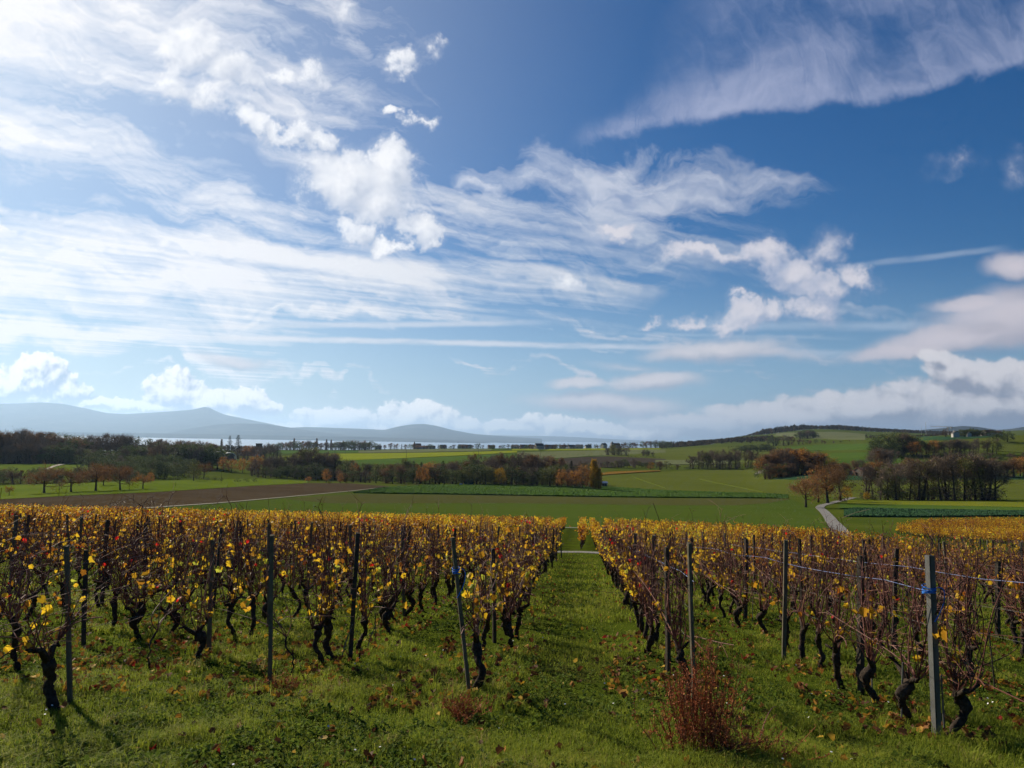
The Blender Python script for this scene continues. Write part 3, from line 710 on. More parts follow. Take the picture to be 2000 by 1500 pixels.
# ================================================================== leaves and cards, many at once
def rand_frames(n, rg, up=0.0):
    a = rg.normal(size=(n, 3)); a[:, 2] += up; a /= np.linalg.norm(a, axis=1, keepdims=True)+1e-9
    b = rg.normal(size=(n, 3)); b -= (b*a).sum(1, keepdims=True)*a; b /= np.linalg.norm(b, axis=1, keepdims=True)+1e-9
    return a, b, np.cross(a, b)          # normal, length axis, width axis
LOBED = np.array([(0, 0), (.28, -.06), (.50, .22), (.40, .42), (.54, .66), (.30, .72), (0, 1.0)])
OVAL = np.array([(0, 0), (.30, .25), (.36, .55), (.2, .85), (0, 1.0)])
def leaves(P, size, rg, shape=LOBED, fold=.25, up=0.0, hang=0.0):
    n = len(P); nn, l, w = rand_frames(n, rg, up)
    if hang: l = l*(1-hang)+np.array([0, 0, -1])*hang; l /= np.linalg.norm(l, axis=1, keepdims=True); w = np.cross(nn, l); w /= np.linalg.norm(w, axis=1, keepdims=True)+1e-9; nn = np.cross(l, w)
    size = np.broadcast_to(size, (n,)); k = len(shape)
    fd = rg.uniform(.2, 1.6, n)*fold
    V = []
    for sgn in (1, -1):
        for x, y in (shape if sgn == 1 else shape[1:-1]):
            V.append(P+size[:, None]*(l*(y-.1)+w*(sgn*x*.92)+nn*(abs(x)*fd[:, None]-.25*fd[:, None]*(y-.5)**2*2)))
    V = np.stack(V, 1); per = V.shape[1]; base = np.arange(n)[:, None]*per
    F1 = base+np.arange(k)[None, :]
    F2 = base+np.concatenate([[0], [k-1], np.arange(per-1, k-1, -1)])[None, :]
    return V.reshape(-1, 3), [F1, F2]
def cards(P, size, rg, up=0.3, asp=.7):
    n = len(P); nn, l, w = rand_frames(n, rg, up); s = np.broadcast_to(size, (n,))[:, None]
    j = lambda: rg.uniform(.6, 1.1, (n, 1))
    V = np.stack([P-l*s*.5*j(), P+w*s*.5*asp*j(), P+l*s*.5*j(), P-w*s*.5*asp*j()], 1)
    return V.reshape(-1, 3), [np.arange(n)[:, None]*4+np.arange(4)[None, :]]
def strands(P, d, length, width, rg):
    """thin twigs: narrow three-cornered slivers"""
    n = len(P); d = d/(np.linalg.norm(d, axis=1, keepdims=True)+1e-9)
    a = rg.normal(size=(n, 3)); s = np.cross(d, a); s /= np.linalg.norm(s, axis=1, keepdims=True)+1e-9
    L = np.broadcast_to(length, (n,))[:, None]; W = np.broadcast_to(width, (n,))[:, None]
    V = np.stack([P-s*W/2, P+s*W/2, P+d*L], 1)
    return V.reshape(-1, 3), [np.arange(n)[:, None]*3+np.arange(3)[None, :]]
class Cloud:
    def __init__(s): s.V = []; s.G = []; s.T = []; s.n = 0
    def add(s, VF, tone):
        V, Fs = VF; s.V.append(V)
        for F in Fs: s.G.append(F+s.n); s.T.append(np.broadcast_to(tone, (len(F),)))
        s.n += len(V)
    def mesh(s, name, mats):
        by = {}
        for F, T in zip(s.G, s.T): by.setdefault(F.shape[1], []).append((F, T))
        gr = [(np.concatenate([f for f, _ in L]), 0) for L in by.values()]; tn = np.concatenate([np.concatenate([t for _, t in L]) for L in by.values()])
        return mk_mesh(name, np.concatenate(s.V), gr, mats, False, {'tone': tn})
    def tubes(s, mb):
        for k, L in mb.f.items():
            for F, t in L: s.G.append(F+s.n); s.T.append(t)
        s.V.append(np.concatenate(mb.v)); s.n += mb.n

# ================================================================== trees
m_bark = simple_mat('bark', (.030, .024, .018), (.065, .052, .040), 3.0, .95)
m_bark_pale = simple_mat('pale_bark', (.07, .06, .05), (.13, .115, .10), 3.0, .95)
LM = {
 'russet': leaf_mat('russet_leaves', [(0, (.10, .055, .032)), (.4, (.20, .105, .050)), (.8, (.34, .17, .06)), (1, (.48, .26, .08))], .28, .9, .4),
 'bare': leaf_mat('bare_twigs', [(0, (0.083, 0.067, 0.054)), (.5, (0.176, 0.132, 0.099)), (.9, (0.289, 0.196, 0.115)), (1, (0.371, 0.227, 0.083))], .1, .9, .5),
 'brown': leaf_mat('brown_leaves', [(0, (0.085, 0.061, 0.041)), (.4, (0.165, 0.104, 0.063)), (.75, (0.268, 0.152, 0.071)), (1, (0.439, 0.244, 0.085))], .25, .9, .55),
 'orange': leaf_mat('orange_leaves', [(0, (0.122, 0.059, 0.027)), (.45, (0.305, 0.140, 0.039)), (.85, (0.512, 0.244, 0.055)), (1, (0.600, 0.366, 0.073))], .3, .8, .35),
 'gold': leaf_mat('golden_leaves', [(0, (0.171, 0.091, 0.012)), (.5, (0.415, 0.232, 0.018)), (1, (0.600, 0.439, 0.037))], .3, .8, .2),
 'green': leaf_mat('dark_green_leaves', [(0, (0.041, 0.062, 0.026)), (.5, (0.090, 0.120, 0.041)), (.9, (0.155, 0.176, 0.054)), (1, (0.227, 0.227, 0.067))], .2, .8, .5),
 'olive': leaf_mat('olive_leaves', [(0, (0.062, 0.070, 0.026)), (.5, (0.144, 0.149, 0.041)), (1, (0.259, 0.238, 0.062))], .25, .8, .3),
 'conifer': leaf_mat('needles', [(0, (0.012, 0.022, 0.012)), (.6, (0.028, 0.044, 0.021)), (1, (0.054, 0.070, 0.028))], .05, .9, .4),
}
def branchy(rg, H, base, spread, nb, up, r0_, split=3, trunk_top=.75, multi=1):
    """trunk, limbs and boughs; returns the tube builder and the outer points with directions"""
    tr = MB(); br = MB(); tips = []
    for q in range(multi):
        lean = rg.uniform(-.12, .12, 2)*(1.6 if multi > 1 else .7)
        z = np.linspace(0, H*trunk_top, 7); off = np.array([[0, 0]]) if multi == 1 else rg.uniform(-.8, .8, (1, 2))
        xy = off+lean[None, :]*z[:, None]+np.cumsum(rg.normal(0, .03*H/10, (7, 2)), 0)*(z[:, None] > .01)
        P = np.c_[xy, z]; P[0, 2] = -.3
        r = r0_*(1-.75*z/(H*trunk_top)); r[0] *= 1.25
        tr.tube(P, r, 6, rg.uniform(.3, .7))
        for b in range(nb):
            t = rg.uniform(base, 1.0)
            p = np.array([np.interp(t*H*trunk_top, z, P[:, k]) for k in range(3)])
            az = b*2.4+rg.uniform(-.5, .5); e = rg.uniform(*up)
            L = spread*H*(1.05-.55*(t-base)/(1-base+.01))*rg.uniform(.7, 1.15)
            d = np.array([math.cos(az)*math.cos(e), math.sin(az)*math.cos(e), math.sin(e)])
            m1 = p+d*L*.5+np.array([0, 0, -.03*L]); m2 = p+d*L+np.array([0, 0, .12*L])
            br.tube([p, m1, m2], [r0_*.32, r0_*.2, r0_*.08], 4, rg.uniform(.2, .5), False)
            tips.append((m2, d)); tips.append(((m1+m2)/2, d))
            for k in range(split):
                s = m1*(1-k/split)+m2*(k/split)
                d2 = d+rg.normal(0, .55, 3); d2[2] += .25; d2 /= np.linalg.norm(d2)
                e2 = s+d2*L*rg.uniform(.35, .6)
                br.tube([s, (s+e2)/2+rg.normal(0, .03*L, 3), e2], [r0_*.14, r0_*.09, r0_*.04], 3, rg.uniform(.2, .6), False)
                tips.append((e2, d2)); tips.append(((s+e2)/2, d2))
    return tr, br, tips
def tree_proto(kind, seed):
    rg = np.random.default_rng(seed); C = Cloud(); H = 10.0
    if kind in ('bare', 'brown', 'orchard', 'orchard_orange', 'tallbare'):
        if kind.startswith('orchard'): tr, br, tips = branchy(rg, H, .34, .56, 16, (-.1, .95), .40, 4, .62)
        elif kind == 'tallbare': tr, br, tips = branchy(rg, H, .35, .20, 16, (.6, 1.25), .19, 3, .9, 1 if seed % 3 else 2)
        else: tr, br, tips = branchy(rg, H, .25, .33, 17, (.35, 1.1), .26, 4, .78, 1 if seed % 2 else 2)
        C.tubes(br)
        Q = np.array([t for t, _ in tips]); Dn = np.array([d for _, d in tips])
        n = {'bare': 1250, 'tallbare': 700, 'brown': 900, 'orchard': 1300, 'orchard_orange': 1000}[kind]
        k = rg.integers(0, len(Q), n); P = Q[k]+rg.normal(0, .28, (n, 3))
        d = Dn[k]+rg.normal(0, .6, (n, 3)); d[:, 2] += .35
        C.add(strands(P, d, rg.uniform(.5, 1.5, n), rg.uniform(.03, .075, n), rg), rg.beta(2, 3, n))
        n2 = {'bare': 300, 'tallbare': 420, 'brown': 2200, 'orchard': 2300, 'orchard_orange': 2600}[kind]
        cl = rg.choice(len(Q), max(4, int(len(Q)*.7)), False); k = rg.choice(cl, n2)
        P = Q[k]+rg.normal(0, .42 if not kind.startswith('orchard') else .6, (n2, 3))
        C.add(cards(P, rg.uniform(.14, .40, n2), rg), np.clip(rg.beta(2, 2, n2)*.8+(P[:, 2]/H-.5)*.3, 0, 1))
        if not kind.startswith('orchard'):       # suckers and low boughs
            m3 = 420 if kind != 'tallbare' else 160
            ph = rg.uniform(0, 6.283, m3); rr = rg.uniform(.1, 2.2, m3); z3 = rg.uniform(.1, 3.2, m3)
            P = np.c_[np.cos(ph)*rr, np.sin(ph)*rr, z3]
            C.add(cards(P, rg.uniform(.2, .5, m3), rg), rg.beta(2, 4, m3)*.7)
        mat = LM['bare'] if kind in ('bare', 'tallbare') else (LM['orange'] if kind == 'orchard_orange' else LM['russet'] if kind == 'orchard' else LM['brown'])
    elif kind in ('round_orange', 'round_green', 'round_olive', 'round_gold', 'bush'):
        tr, br, tips = branchy(rg, H, .2, .30, 12, (.2, 1.0), .28, 2, .7)
        C.tubes(br)
        nc = 46; W = .40 if kind != 'bush' else .62
        ph = rg.uniform(0, 2*math.pi, nc); u = rg.uniform(-.75, 1, nc); rad = rg.uniform(.45, 1.0, nc)**.6
        s = np.sqrt(1-u**2)
        cen = np.c_[np.cos(ph)*s*rad*W*H, np.sin(ph)*s*rad*W*H, H*(.47+.46*u*rad)]
        cen = cen+rg.normal(0, .35, cen.shape)
        n = 3000; k = rg.integers(0, nc, n)
        P = cen[k]+rg.normal(0, 1, (n, 3))*rg.uniform(.35, .75, nc)[k][:, None]*np.array([1, 1, .8])
        P[:, 2] = np.maximum(P[:, 2], .2)
        ct = rg.uniform(-.22, .22, nc)
        C.add(cards(P, rg.uniform(.20, .50, n), rg), np.clip(rg.beta(2.2, 2.2, n)+ct[k], 0, 1))
        mat = {'round_orange': LM['orange'], 'round_green': LM['green'], 'round_olive': LM['olive'], 'round_gold': LM['gold'], 'bush': LM['green']}[kind]
    elif kind == 'conifer':
        tr = MB(); z = np.linspace(-.3, H*.97, 8); tr.tube(np.c_[np.zeros(8), np.zeros(8), z], .22*(1.02-z/H), 6)
        P, T = [], []
        for q in range(16):
            zz_ = H*(.10+.88*q/15); R = (1-q/16)**.9*.24*H*rg.uniform(.75, 1.15)+.12
            for b in range(11):
                az = b*.571+q*1.3+rg.uniform(-.2, .2); L = R*rg.uniform(.6, 1.1)
                for t in np.linspace(.15, 1, 9):
                    P.append((math.cos(az)*L*t, math.sin(az)*L*t, zz_-.30*L*t+.06*L*t*t)); T.append(.35+.5*t*rg.random())
        P = np.array(P)+rg.normal(0, .06, (len(P), 3))
        C.add(cards(P, rg.uniform(.25, .5, len(P)), rg, .8, .5), np.array(T)); mat = LM['conifer']
    elif kind in ('poplar', 'gold_poplar'):
        tr = MB(); z = np.linspace(-.3, H*.95, 8); tr.tube(np.c_[np.cumsum(rg.normal(0, .03, 8)), np.zeros(8), z], .2*(1.05-z/H), 6)
        n = 1500; t = rg.uniform(.06, .93, n); W = .095*H*np.sin(np.pi*np.clip(t*.86+.12, 0, 1))**.7
        ph = rg.uniform(0, 6.283, n); r = W*np.sqrt(rg.random(n))
        P = np.c_[np.cos(ph)*r, np.sin(ph)*r, t*H]; d = np.c_[np.cos(ph)*.25, np.sin(ph)*.25, np.ones(n)]
        C.add(strands(P, d, rg.uniform(.5, 1.2, n), rg.uniform(.04, .09, n), rg), rg.beta(2, 3, n))
        m2 = 1600 if kind == 'gold_poplar' else 500; k = rg.integers(0, n, m2); P2 = P[k]+rg.normal(0, .18, (m2, 3))
        C.add(cards(P2, rg.uniform(.18, .42, m2), rg), np.clip(rg.beta(2, 2, m2), 0, 1)); mat = LM['gold'] if kind == 'gold_poplar' else LM['bare']
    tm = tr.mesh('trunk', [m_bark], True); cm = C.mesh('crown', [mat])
    zmax = float(np.percentile(np.concatenate(C.V)[:, 2], 98.5 if kind not in ('conifer', 'poplar', 'gold_poplar') else 99.8))
    return tm, cm, zmax
PROTO = {}
def proto(kind, k):
    if (kind, k) not in PROTO: PROTO[(kind, k)] = tree_proto(kind, 100*sum(map(ord, kind))+k)
    return PROTO[(kind, k)]
TN = {'bare': 'bare_tree', 'tallbare': 'bare_tree', 'brown': 'autumn_tree', 'orchard': 'fruit_tree', 'orchard_orange': 'fruit_tree', 'round_orange': 'autumn_tree', 'round_green': 'leafy_tree',
      'round_olive': 'leafy_tree', 'round_gold': 'autumn_tree', 'bush': 'bush', 'conifer': 'conifer', 'poplar': 'poplar', 'gold_poplar': 'poplar'}
def plant(px, D, top, kind, label, group=None, w=1.0, base=None, hmin=1.5, pos=None):
    if base is not None: x, y = hit(px, base, 60); D = float(np.dot([x, y], f0[:2]))
    else: x, y = at(px, D)
    z = g1(x, y); h = max(hmin, height_to(px, D, top)-z)
    k = int(rng.integers(0, 4)); tm, cm, zmax = proto(kind, k)
    s = h/zmax
    root = link(TN[kind], None, None, label, 'bush' if kind == 'bush' else 'tree', group, None, (x, y, z-.05), (0, 0, rng.uniform(0, 6.28)), (s*w, s*w, s))
    root.empty_display_size = .5
    link('trunk', tm, root); link('crown', cm, root)
    return root
def belt(line, D0, D1, n, kinds, where, group, jit=.12, w=(.9, 1.3), base=None):
    """trees one can tell apart along a wood's edge: (photo column, top line) pairs, depth range"""
    xs = np.linspace(line[0][0], line[-1][0], n)+rng.uniform(-1, 1, n)*(line[-1][0]-line[0][0])/n*.5
    names = list(kinds); p = np.array([kinds[q] for q in names], float); p /= p.sum()
    words = {'bare': 'leafless dark grey-brown tree', 'tallbare': 'tall thin leafless tree', 'brown': 'russet brown tree', 'round_orange': 'rounded orange-leaved tree', 'round_green': 'dark green leafy tree',
             'round_olive': 'yellowish green leafy tree', 'bush': 'low dark green bush', 'conifer': 'dark pointed conifer', 'poplar': 'slim brown columnar poplar', 'round_gold': 'golden yellow tree', 'gold_poplar': 'golden columnar poplar', 'orchard': 'spreading brown tree', 'orchard_orange': 'spreading orange tree'}
    for x in xs:
        k = names[int(rng.choice(len(names), p=p))]
        f = rng.random(); D = D0+(D1-D0)*f
        t = float(np.interp(x, [a for a, _ in line], [b for _, b in line]))
        if k == "bush": t = t+3

        t = t+rng.uniform(-1, 1)*jit*30
        plant(x, D, t, k, words[k]+' '+where, group+', '+words[k]+'s', rng.uniform(*w))

# orchard on the bright meadow
oc = 'old fruit trees in a row on the bright meadow'
plant(86, 0, 911, 'orchard', 'broad brown fruit tree at the left end of the meadow row', oc, 1.05, base=963)
plant(139, 0, 914, 'orchard', 'brown fruit tree standing second from left in the meadow row', oc, 1.0, base=961)
plant(187, 0, 905, 'orchard', 'tallest brown fruit tree in the middle of the meadow row', oc, 1.0, base=959)
plant(235, 0, 909, 'orchard', 'brown fruit tree second from right in the meadow row', oc, .9, base=957)
plant(279, 0, 922, 'orchard_orange', 'low orange-leaved fruit tree at the right end of the meadow row', oc, 1.05, base=955)
plant(212, 265, 912, 'round_orange', 'russet tree behind the gap in the meadow fruit tree row', None, .9)
plant(303, 280, 924, 'round_orange', 'small orange tree behind the right end of the meadow row', None, .9)
plant(257, 278, 917, 'brown', 'pale tan slender tree behind the meadow row', None, .7)
plant(18, 0, 949, 'orchard_orange', 'little sapling alone at the left edge of the bright meadow', None, .8, base=967)
plant(378, 0, 902, 'round_olive', 'round olive green tree alone at the meadow edge', None, .9, base=939)
plant(405, 340, 904, 'orchard', 'small brown tree right of the round olive green tree', None, .9)
for q, (x, t) in enumerate([(443, 893), (459, 897), (480, 896), (497, 893), (512, 890)]):
    plant(x, 420, t, 'round_orange', ['bright orange round tree at the left of the slope group', 'small orange tree just right of the leftmost orange slope tree', 'tiny orange tree in the middle of the grassy slope', 'orange brown tree near the right of the slope group', 'reddish tree at the right end of the slope group'][q], 'orange trees on the grassy slope', .85)
# hedge behind the orchard
belt([(-40, 924), (30, 916), (62, 918), (150, 915), (230, 912), (300, 914)], 305, 325, 30, {'round_green': 3, 'bare': 2, 'brown': 2}, 'in the hedge behind the orchard', 'hedge behind the orchard', w=(1.0, 1.5))
belt([(300, 936), (340, 938), (420, 936), (500, 935)], 322, 335, 12, {'bush': 3}, 'along the far edge of the bright meadow', 'bushes at the meadow edge', .05, w=(1.2, 1.8))
# wood on the far left
belt([(-60, 848), (0, 850), (38, 844), (60, 845), (92, 847), (130, 852), (150, 858), (166, 862)], 470, 500, 34, {'brown': 5, 'bare': 3, 'round_green': 1}, 'in the russet wood at the far left', 'russet wood at the far left', .14, w=(.9, 1.25))
belt([(-60, 872), (40, 868), (120, 872), (165, 876)], 462, 470, 20, {'round_green': 3, 'bare': 3, 'brown': 3}, 'at the foot of the russet wood', 'edge of the russet wood', .14, w=(1.1, 1.5))
belt([(150, 858), (185, 852), (210, 850), (230, 852), (262, 855)], 500, 530, 18, {'tallbare': 4, 'bare': 3}, 'on the skyline left of the greenhouses', 'bare trees left of the greenhouses', .15)
plant(148, 505, 850, 'round_green', 'dark tree on the skyline at the wood right end', None, .9)
plant(287, 520, 856, 'round_green', 'broad dark domed tree against the lake above the greenhouse', None, 1.3)
plant(245, 520, 850, 'bare', 'tall bare round-headed tree against the lake', None, .8)
plant(176, 0, 879, 'round_olive', 'pale green rounded tree below the russet wood', None, 1.1, base=906)
belt([(190, 878), (225, 884), (260, 876), (300, 872), (350, 870), (400, 872), (432, 878)], 425, 455, 34, {'round_green': 6, 'bare': 2, 'brown': .6}, 'on the shaded slope behind the orchard', 'dark wood on the shaded slope', .2, w=(.95, 1.35))
belt([(245, 896), (290, 893), (330, 890), (372, 896)], 385, 405, 16, {'round_green': 5, 'bare': 2}, 'low on the shaded slope behind the orchard', 'lower edge of the dark slope wood', .2, w=(1.0, 1.4))
belt([(205, 905), (260, 902), (300, 904), (340, 905), (368, 910)], 330, 372, 30, {'round_green': 5, 'bare': 2, 'bush': 1}, 'on the bank right behind the orchard', 'trees on the bank behind the orchard', .2, w=(1.0, 1.4))
belt([(180, 885), (240, 893)], 400, 420, 8, {'round_green': 3, 'bush': 2}, 'beside the curving track', 'trees beside the curving track', .2)
belt([(300, 861), (340, 860), (375, 862), (410, 865), (430, 868)], 640, 700, 18, {'brown': 4, 'bare': 2}, 'behind the greenhouses', 'trees behind the greenhouses', .1, w=(1.0, 1.4))
plant(453, 700, 851, 'conifer', 'smaller left conifer of the skyline pair', None, 1.2)
plant(469, 700, 850, 'conifer', 'larger right conifer of the skyline pair', None, 1.5)
plant(490, 640, 871, 'round_orange', 'light brown round tree right of the tunnel greenhouses', None, 1.0)
plant(437, 690, 856, 'poplar', 'tiny pale pointed tree on the shore skyline', None, .8)
belt([(470, 880), (520, 872), (545, 868)], 600, 640, 12, {'bare': 3, 'brown': 2}, 'in front of the square tower', 'trees in front of the square tower', .15)
# wood along the stream, left part
belt([(497, 902), (520, 892), (560, 890), (590, 883), (615, 880), (640, 884), (662, 890)], 400, 425, 26, {'bare': 5, 'round_olive': 1.4, 'round_green': 1.5, 'brown': 1}, 'in the stream wood below the yellow field', 'stream wood, left part', .18, w=(.9, 1.25))
belt([(497, 915), (560, 912), (620, 910), (668, 914)], 385, 396, 18, {'bare': 3, 'round_green': 4, 'brown': 1}, 'at the foot of the stream wood left part', 'foot of the stream wood', .18, w=(1.0, 1.5))
plant(643, 352, 917, 'round_orange', 'bright orange pointed tree in front of the stream wood', None, .75)
plant(671, 350, 925, 'round_orange', 'short orange tree right of the bright orange pointed one', None, .85)
plant(608, 360, 931, 'round_orange', 'low rusty bush at the stream wood foot', None, 1.4)
# stream wood, middle and right part
belt([(668, 903), (700, 906), (740, 910), (780, 900), (800, 904), (850, 905), (880, 906), (900, 901), (920, 895), (950, 893), (975, 892), (1000, 888), (1030, 889), (1060, 892), (1085, 899), (1120, 903), (1150, 905)], 385, 415, 62, {'bare': 4, 'round_green': 2, 'brown': 2.8, 'round_olive': 1.0, 'round_orange': .5}, 'in the stream wood across the valley', 'stream wood across the valley', .2, w=(.85, 1.25))
belt([(668, 925), (740, 920), (800, 915), (860, 912), (920, 914), (1000, 912), (1080, 916), (1150, 920)], 358, 372, 46, {'bare': 3.5, 'round_green': 3, 'brown': 2.6, 'round_olive': .9, 'round_orange': .4}, 'at the front edge of the stream wood', 'front edge of the stream wood', .25, w=(1.0, 1.5))
plant(812, 376, 901, 'conifer', 'left one of two dark conifers in the stream wood', None, 1.3)
plant(827, 376, 902, 'conifer', 'right one of two dark conifers in the stream wood', None, 1.3)
plant(869, 380, 900, 'conifer', 'dark conifer alone right of the conifer pair', None, 1.4)
plant(1118, 372, 900, 'conifer', 'dark conifer left of the golden poplar', None, 1.2)
plant(824, 356, 912, 'round_orange', 'slim orange tree under the conifer pair', None, .6)
plant(835, 358, 908, 'round_orange', 'tall orange brown tree below the right conifer', None, .5)
plant(980, 353, 914, 'round_gold', 'small bright yellow tree in the dark stream wood', None, .75)
plant(696, 395, 905, 'round_orange', 'orange topped tree at the left of the stream wood', None, .7)
plant(1042, 392, 890, 'brown', 'tall rusty tree on top of the stream wood', None, 1.1)
plant(1100, 352, 917, 'round_orange', 'russet tree left of the orange one beside the poplar', None, .8)
plant(1140, 350, 909, 'round_orange', 'orange tree leaning against the golden poplar', None, .85)
plant(1124, 349, 920, 'round_orange', 'low rust tree at the right end of the stream wood', None, 1.0)
plant(1162, 346, 895, 'gold_poplar', 'tall golden columnar poplar at the end of the stream wood', None, 1.5)
plant(1172, 346, 912, 'gold_poplar', 'shorter golden poplar right of the tall golden poplar', None, 1.5)
for q, (x, t) in enumerate([(798, 943), (818, 941), (650, 940)]):
    plant(x, 338, t, 'round_olive', ['pale olive bush left of a pair at the field edge', 'pale olive bush right of a pair at the field edge', 'pale bush by the ploughed field end'][q], None, 1.6, hmin=1.2)
# hedges beyond, centre right
belt([(1178, 903), (1210, 897), (1240, 900), (1265, 905), (1300, 904)], 590, 605, 20, {'round_green': 3, 'bare': 3, 'round_olive': 1}, 'in the hedge right of the golden poplar', 'hedge right of the golden poplar', .12, w=(1.0, 1.5))
plant(1272, 570, 903, 'round_orange', 'small red orange tree at the hedge right end', None, 1.0)
plant(1291, 572, 901, 'brown', 'brown domed tree beside the red orange tree', None, 1.2)
belt([(1186, 874), (1198, 871), (1222, 872)], 895, 905, 7, {'bare': 3, 'round_olive': 1}, 'in the twin clump on the far fields', 'twin clump on the far fields', .08, w=(1.1, 1.5))
belt([(1258, 878), (1275, 880)], 880, 890, 4, {'bare': 3, 'round_green': 1}, 'in the single clump on the far fields', 'single clump on the far fields', .08, w=(1.2, 1.6))
belt([(1228, 889), (1290, 894)], 830, 850, 9, {'bush': 1}, 'along the dark ploughed strip', 'bushes by the dark ploughed strip', .04, w=(1.3, 2.0))
belt([(1352, 888), (1370, 882), (1400, 884), (1420, 881), (1450, 880), (1478, 884), (1490, 890)], 590, 612, 24, {'tallbare': 4, 'bare': 4, 'round_olive': .5}, 'in the bare copse in the pasture hollow', 'bare copse in the pasture hollow', .15, w=(.9, 1.3))
belt([(1310, 908), (1350, 908), (1490, 910)], 575, 585, 14, {'bush': 1, 'bare': .6}, 'under the bare copse', 'bushes under the bare copse', .06, w=(1.3, 2.0))
# russet wood right of centre
belt([(1492, 890), (1505, 884), (1530, 880), (1560, 878), (1585, 882), (1610, 890)], 440, 460, 20, {'round_orange': 2, 'brown': 5, 'bare': 1.5}, 'in the russet copse at the road bend', 'russet copse at the road bend', .15, w=(1.0, 1.4))
belt([(1495, 905), (1540, 906), (1600, 908), (1650, 905)], 432, 438, 16, {'brown': 4, 'round_orange': 1, 'bush': 1}, 'at the foot of the russet copse', 'foot of the russet copse', .12, w=(1.2, 1.7))
belt([(1640, 908), (1700, 900), (1740, 905), (1790, 898), (1850, 895), (1900, 897), (1950, 898), (2040, 897)], 440, 455, 40, {'brown': 4, 'round_orange': 2.5, 'bare': 3}, 'in the autumn belt behind the roadside trees', 'autumn belt behind the roadside trees', .2, w=(1.0, 1.4))
belt([(1705, 880), (1720, 876), (1740, 882)], 470, 490, 6, {'bare': 3, 'brown': 1}, 'beside the red roofed barn', 'trees beside the red roofed barn', .15, w=(1.0, 1.3))
# upper belt on the hillside
belt([(1715, 858), (1735, 850), (1765, 848), (1788, 855)], 620, 640, 12, {'round_olive': 3, 'round_green': 3, 'bare': 1}, 'in the leafy grove on the hillside', 'leafy grove on the hillside', .15, w=(1.1, 1.5))
plant(1786, 612, 863, 'round_orange', 'orange tree at the right of the leafy hillside grove', None, 1.1)
plant(1824, 615, 861, 'round_orange', 'rusty tree at the left of the bare hillside row', None, 1.1)
belt([(1800, 866), (1840, 861), (1870, 860), (1900, 858), (1925, 862), (1945, 861)], 615, 635, 22, {'tallbare': 3, 'bare': 4, 'round_olive': 1}, 'in the bare hillside row', 'bare row on the hillside', .15, w=(1.0, 1.4))
belt([(1705, 880), (1800, 885), (1880, 885), (1960, 884), (2050, 884)], 595, 606, 26, {'bush': 2, 'bare': 2}, 'along the foot of the hillside belt', 'bushes under the hillside belt', .08, w=(1.2, 1.9))
# roadside trees
plant(1574, 0, 933, 'orchard', 'dark spreading roadside tree leaning left of the farm road', None, 1.0, base=991)
plant(1617, 0, 904, 'orchard', 'large rust-topped roadside tree left of the farm road', None, .85, base=983)
plant(1640, 285, 912, 'brown', 'russet bare-limbed tree behind the large rust-topped tree', None, 1.0)
plant(1597, 272, 918, 'round_orange', 'rusty orange tree between the two roadside trees', None, 1.0)
plant(1655, 0, 949, 'round_gold', 'tawny leaning shrub beside the farm road bend', None, .9, base=976)
plant(1694, 0, 961, 'round_gold', 'small tawny shrub right of the road bend', None, .9, base=977)
rows = [(1690, 912), (1704, 908), (1716, 915), (1732, 905), (1745, 902), (1757, 914), (1770, 905), (1782, 908), (1796, 901), (1810, 898), (1822, 892), (1833, 890), (1846, 888), (1858, 893), (1868, 884), (1880, 886), (1892, 889), (1905, 886), (1916, 893), (1926, 897), (1936, 906)]
for q, (x, t) in enumerate(rows):
    if q % 6 == 3: plant(x, rng.uniform(300, 310), t+6, 'round_olive', 'olive leafy tree among the tall bare row right of the farm road', 'olive trees among the tall bare row', rng.uniform(.7, .95))
    else: plant(x+rng.uniform(-4, 4), rng.uniform(296, 310), t, 'tallbare' if q % 4 else 'bare', 'tall dark bare tree in the row right of the farm road', 'tall bare trees in the row right of the farm road', rng.uniform(1.0, 1.6))
belt([(1690, 958), (1760, 956), (1850, 955), (1930, 958)], 300, 308, 18, {'bush': 3, 'round_green': 1}, 'as undergrowth below the tall bare row', 'undergrowth of the tall bare row', .2, w=(.9, 1.4))
plant(1925, 304, 918, 'bare', 'leafy twigged bare tree at the right end of the tall row', None, 1.3)
# hedges and small woods far off
belt([(1500, 855), (1530, 851), (1560, 857), (1620, 862), (1700, 861)], 1150, 1200, 22, {'bare': 3, 'brown': 2, 'round_green': 1}, 'in the brown belt under the hill', 'brown belt under the hill', .07, w=(1.2, 1.7))
belt([(1562, 843), (1578, 840), (1594, 844)], 1500, 1520, 10, {'bare': 2, 'round_green': 2}, 'in the oval copse on the hill meadow', 'oval copse on the hill meadow', .05, w=(1.2, 1.6))
belt([(1440, 869), (1470, 868), (1510, 868)], 960, 980, 12, {'bush': 2, 'round_green': 2}, 'in the low hedge under the hill', 'low hedge under the hill', .05, w=(1.5, 2.2))
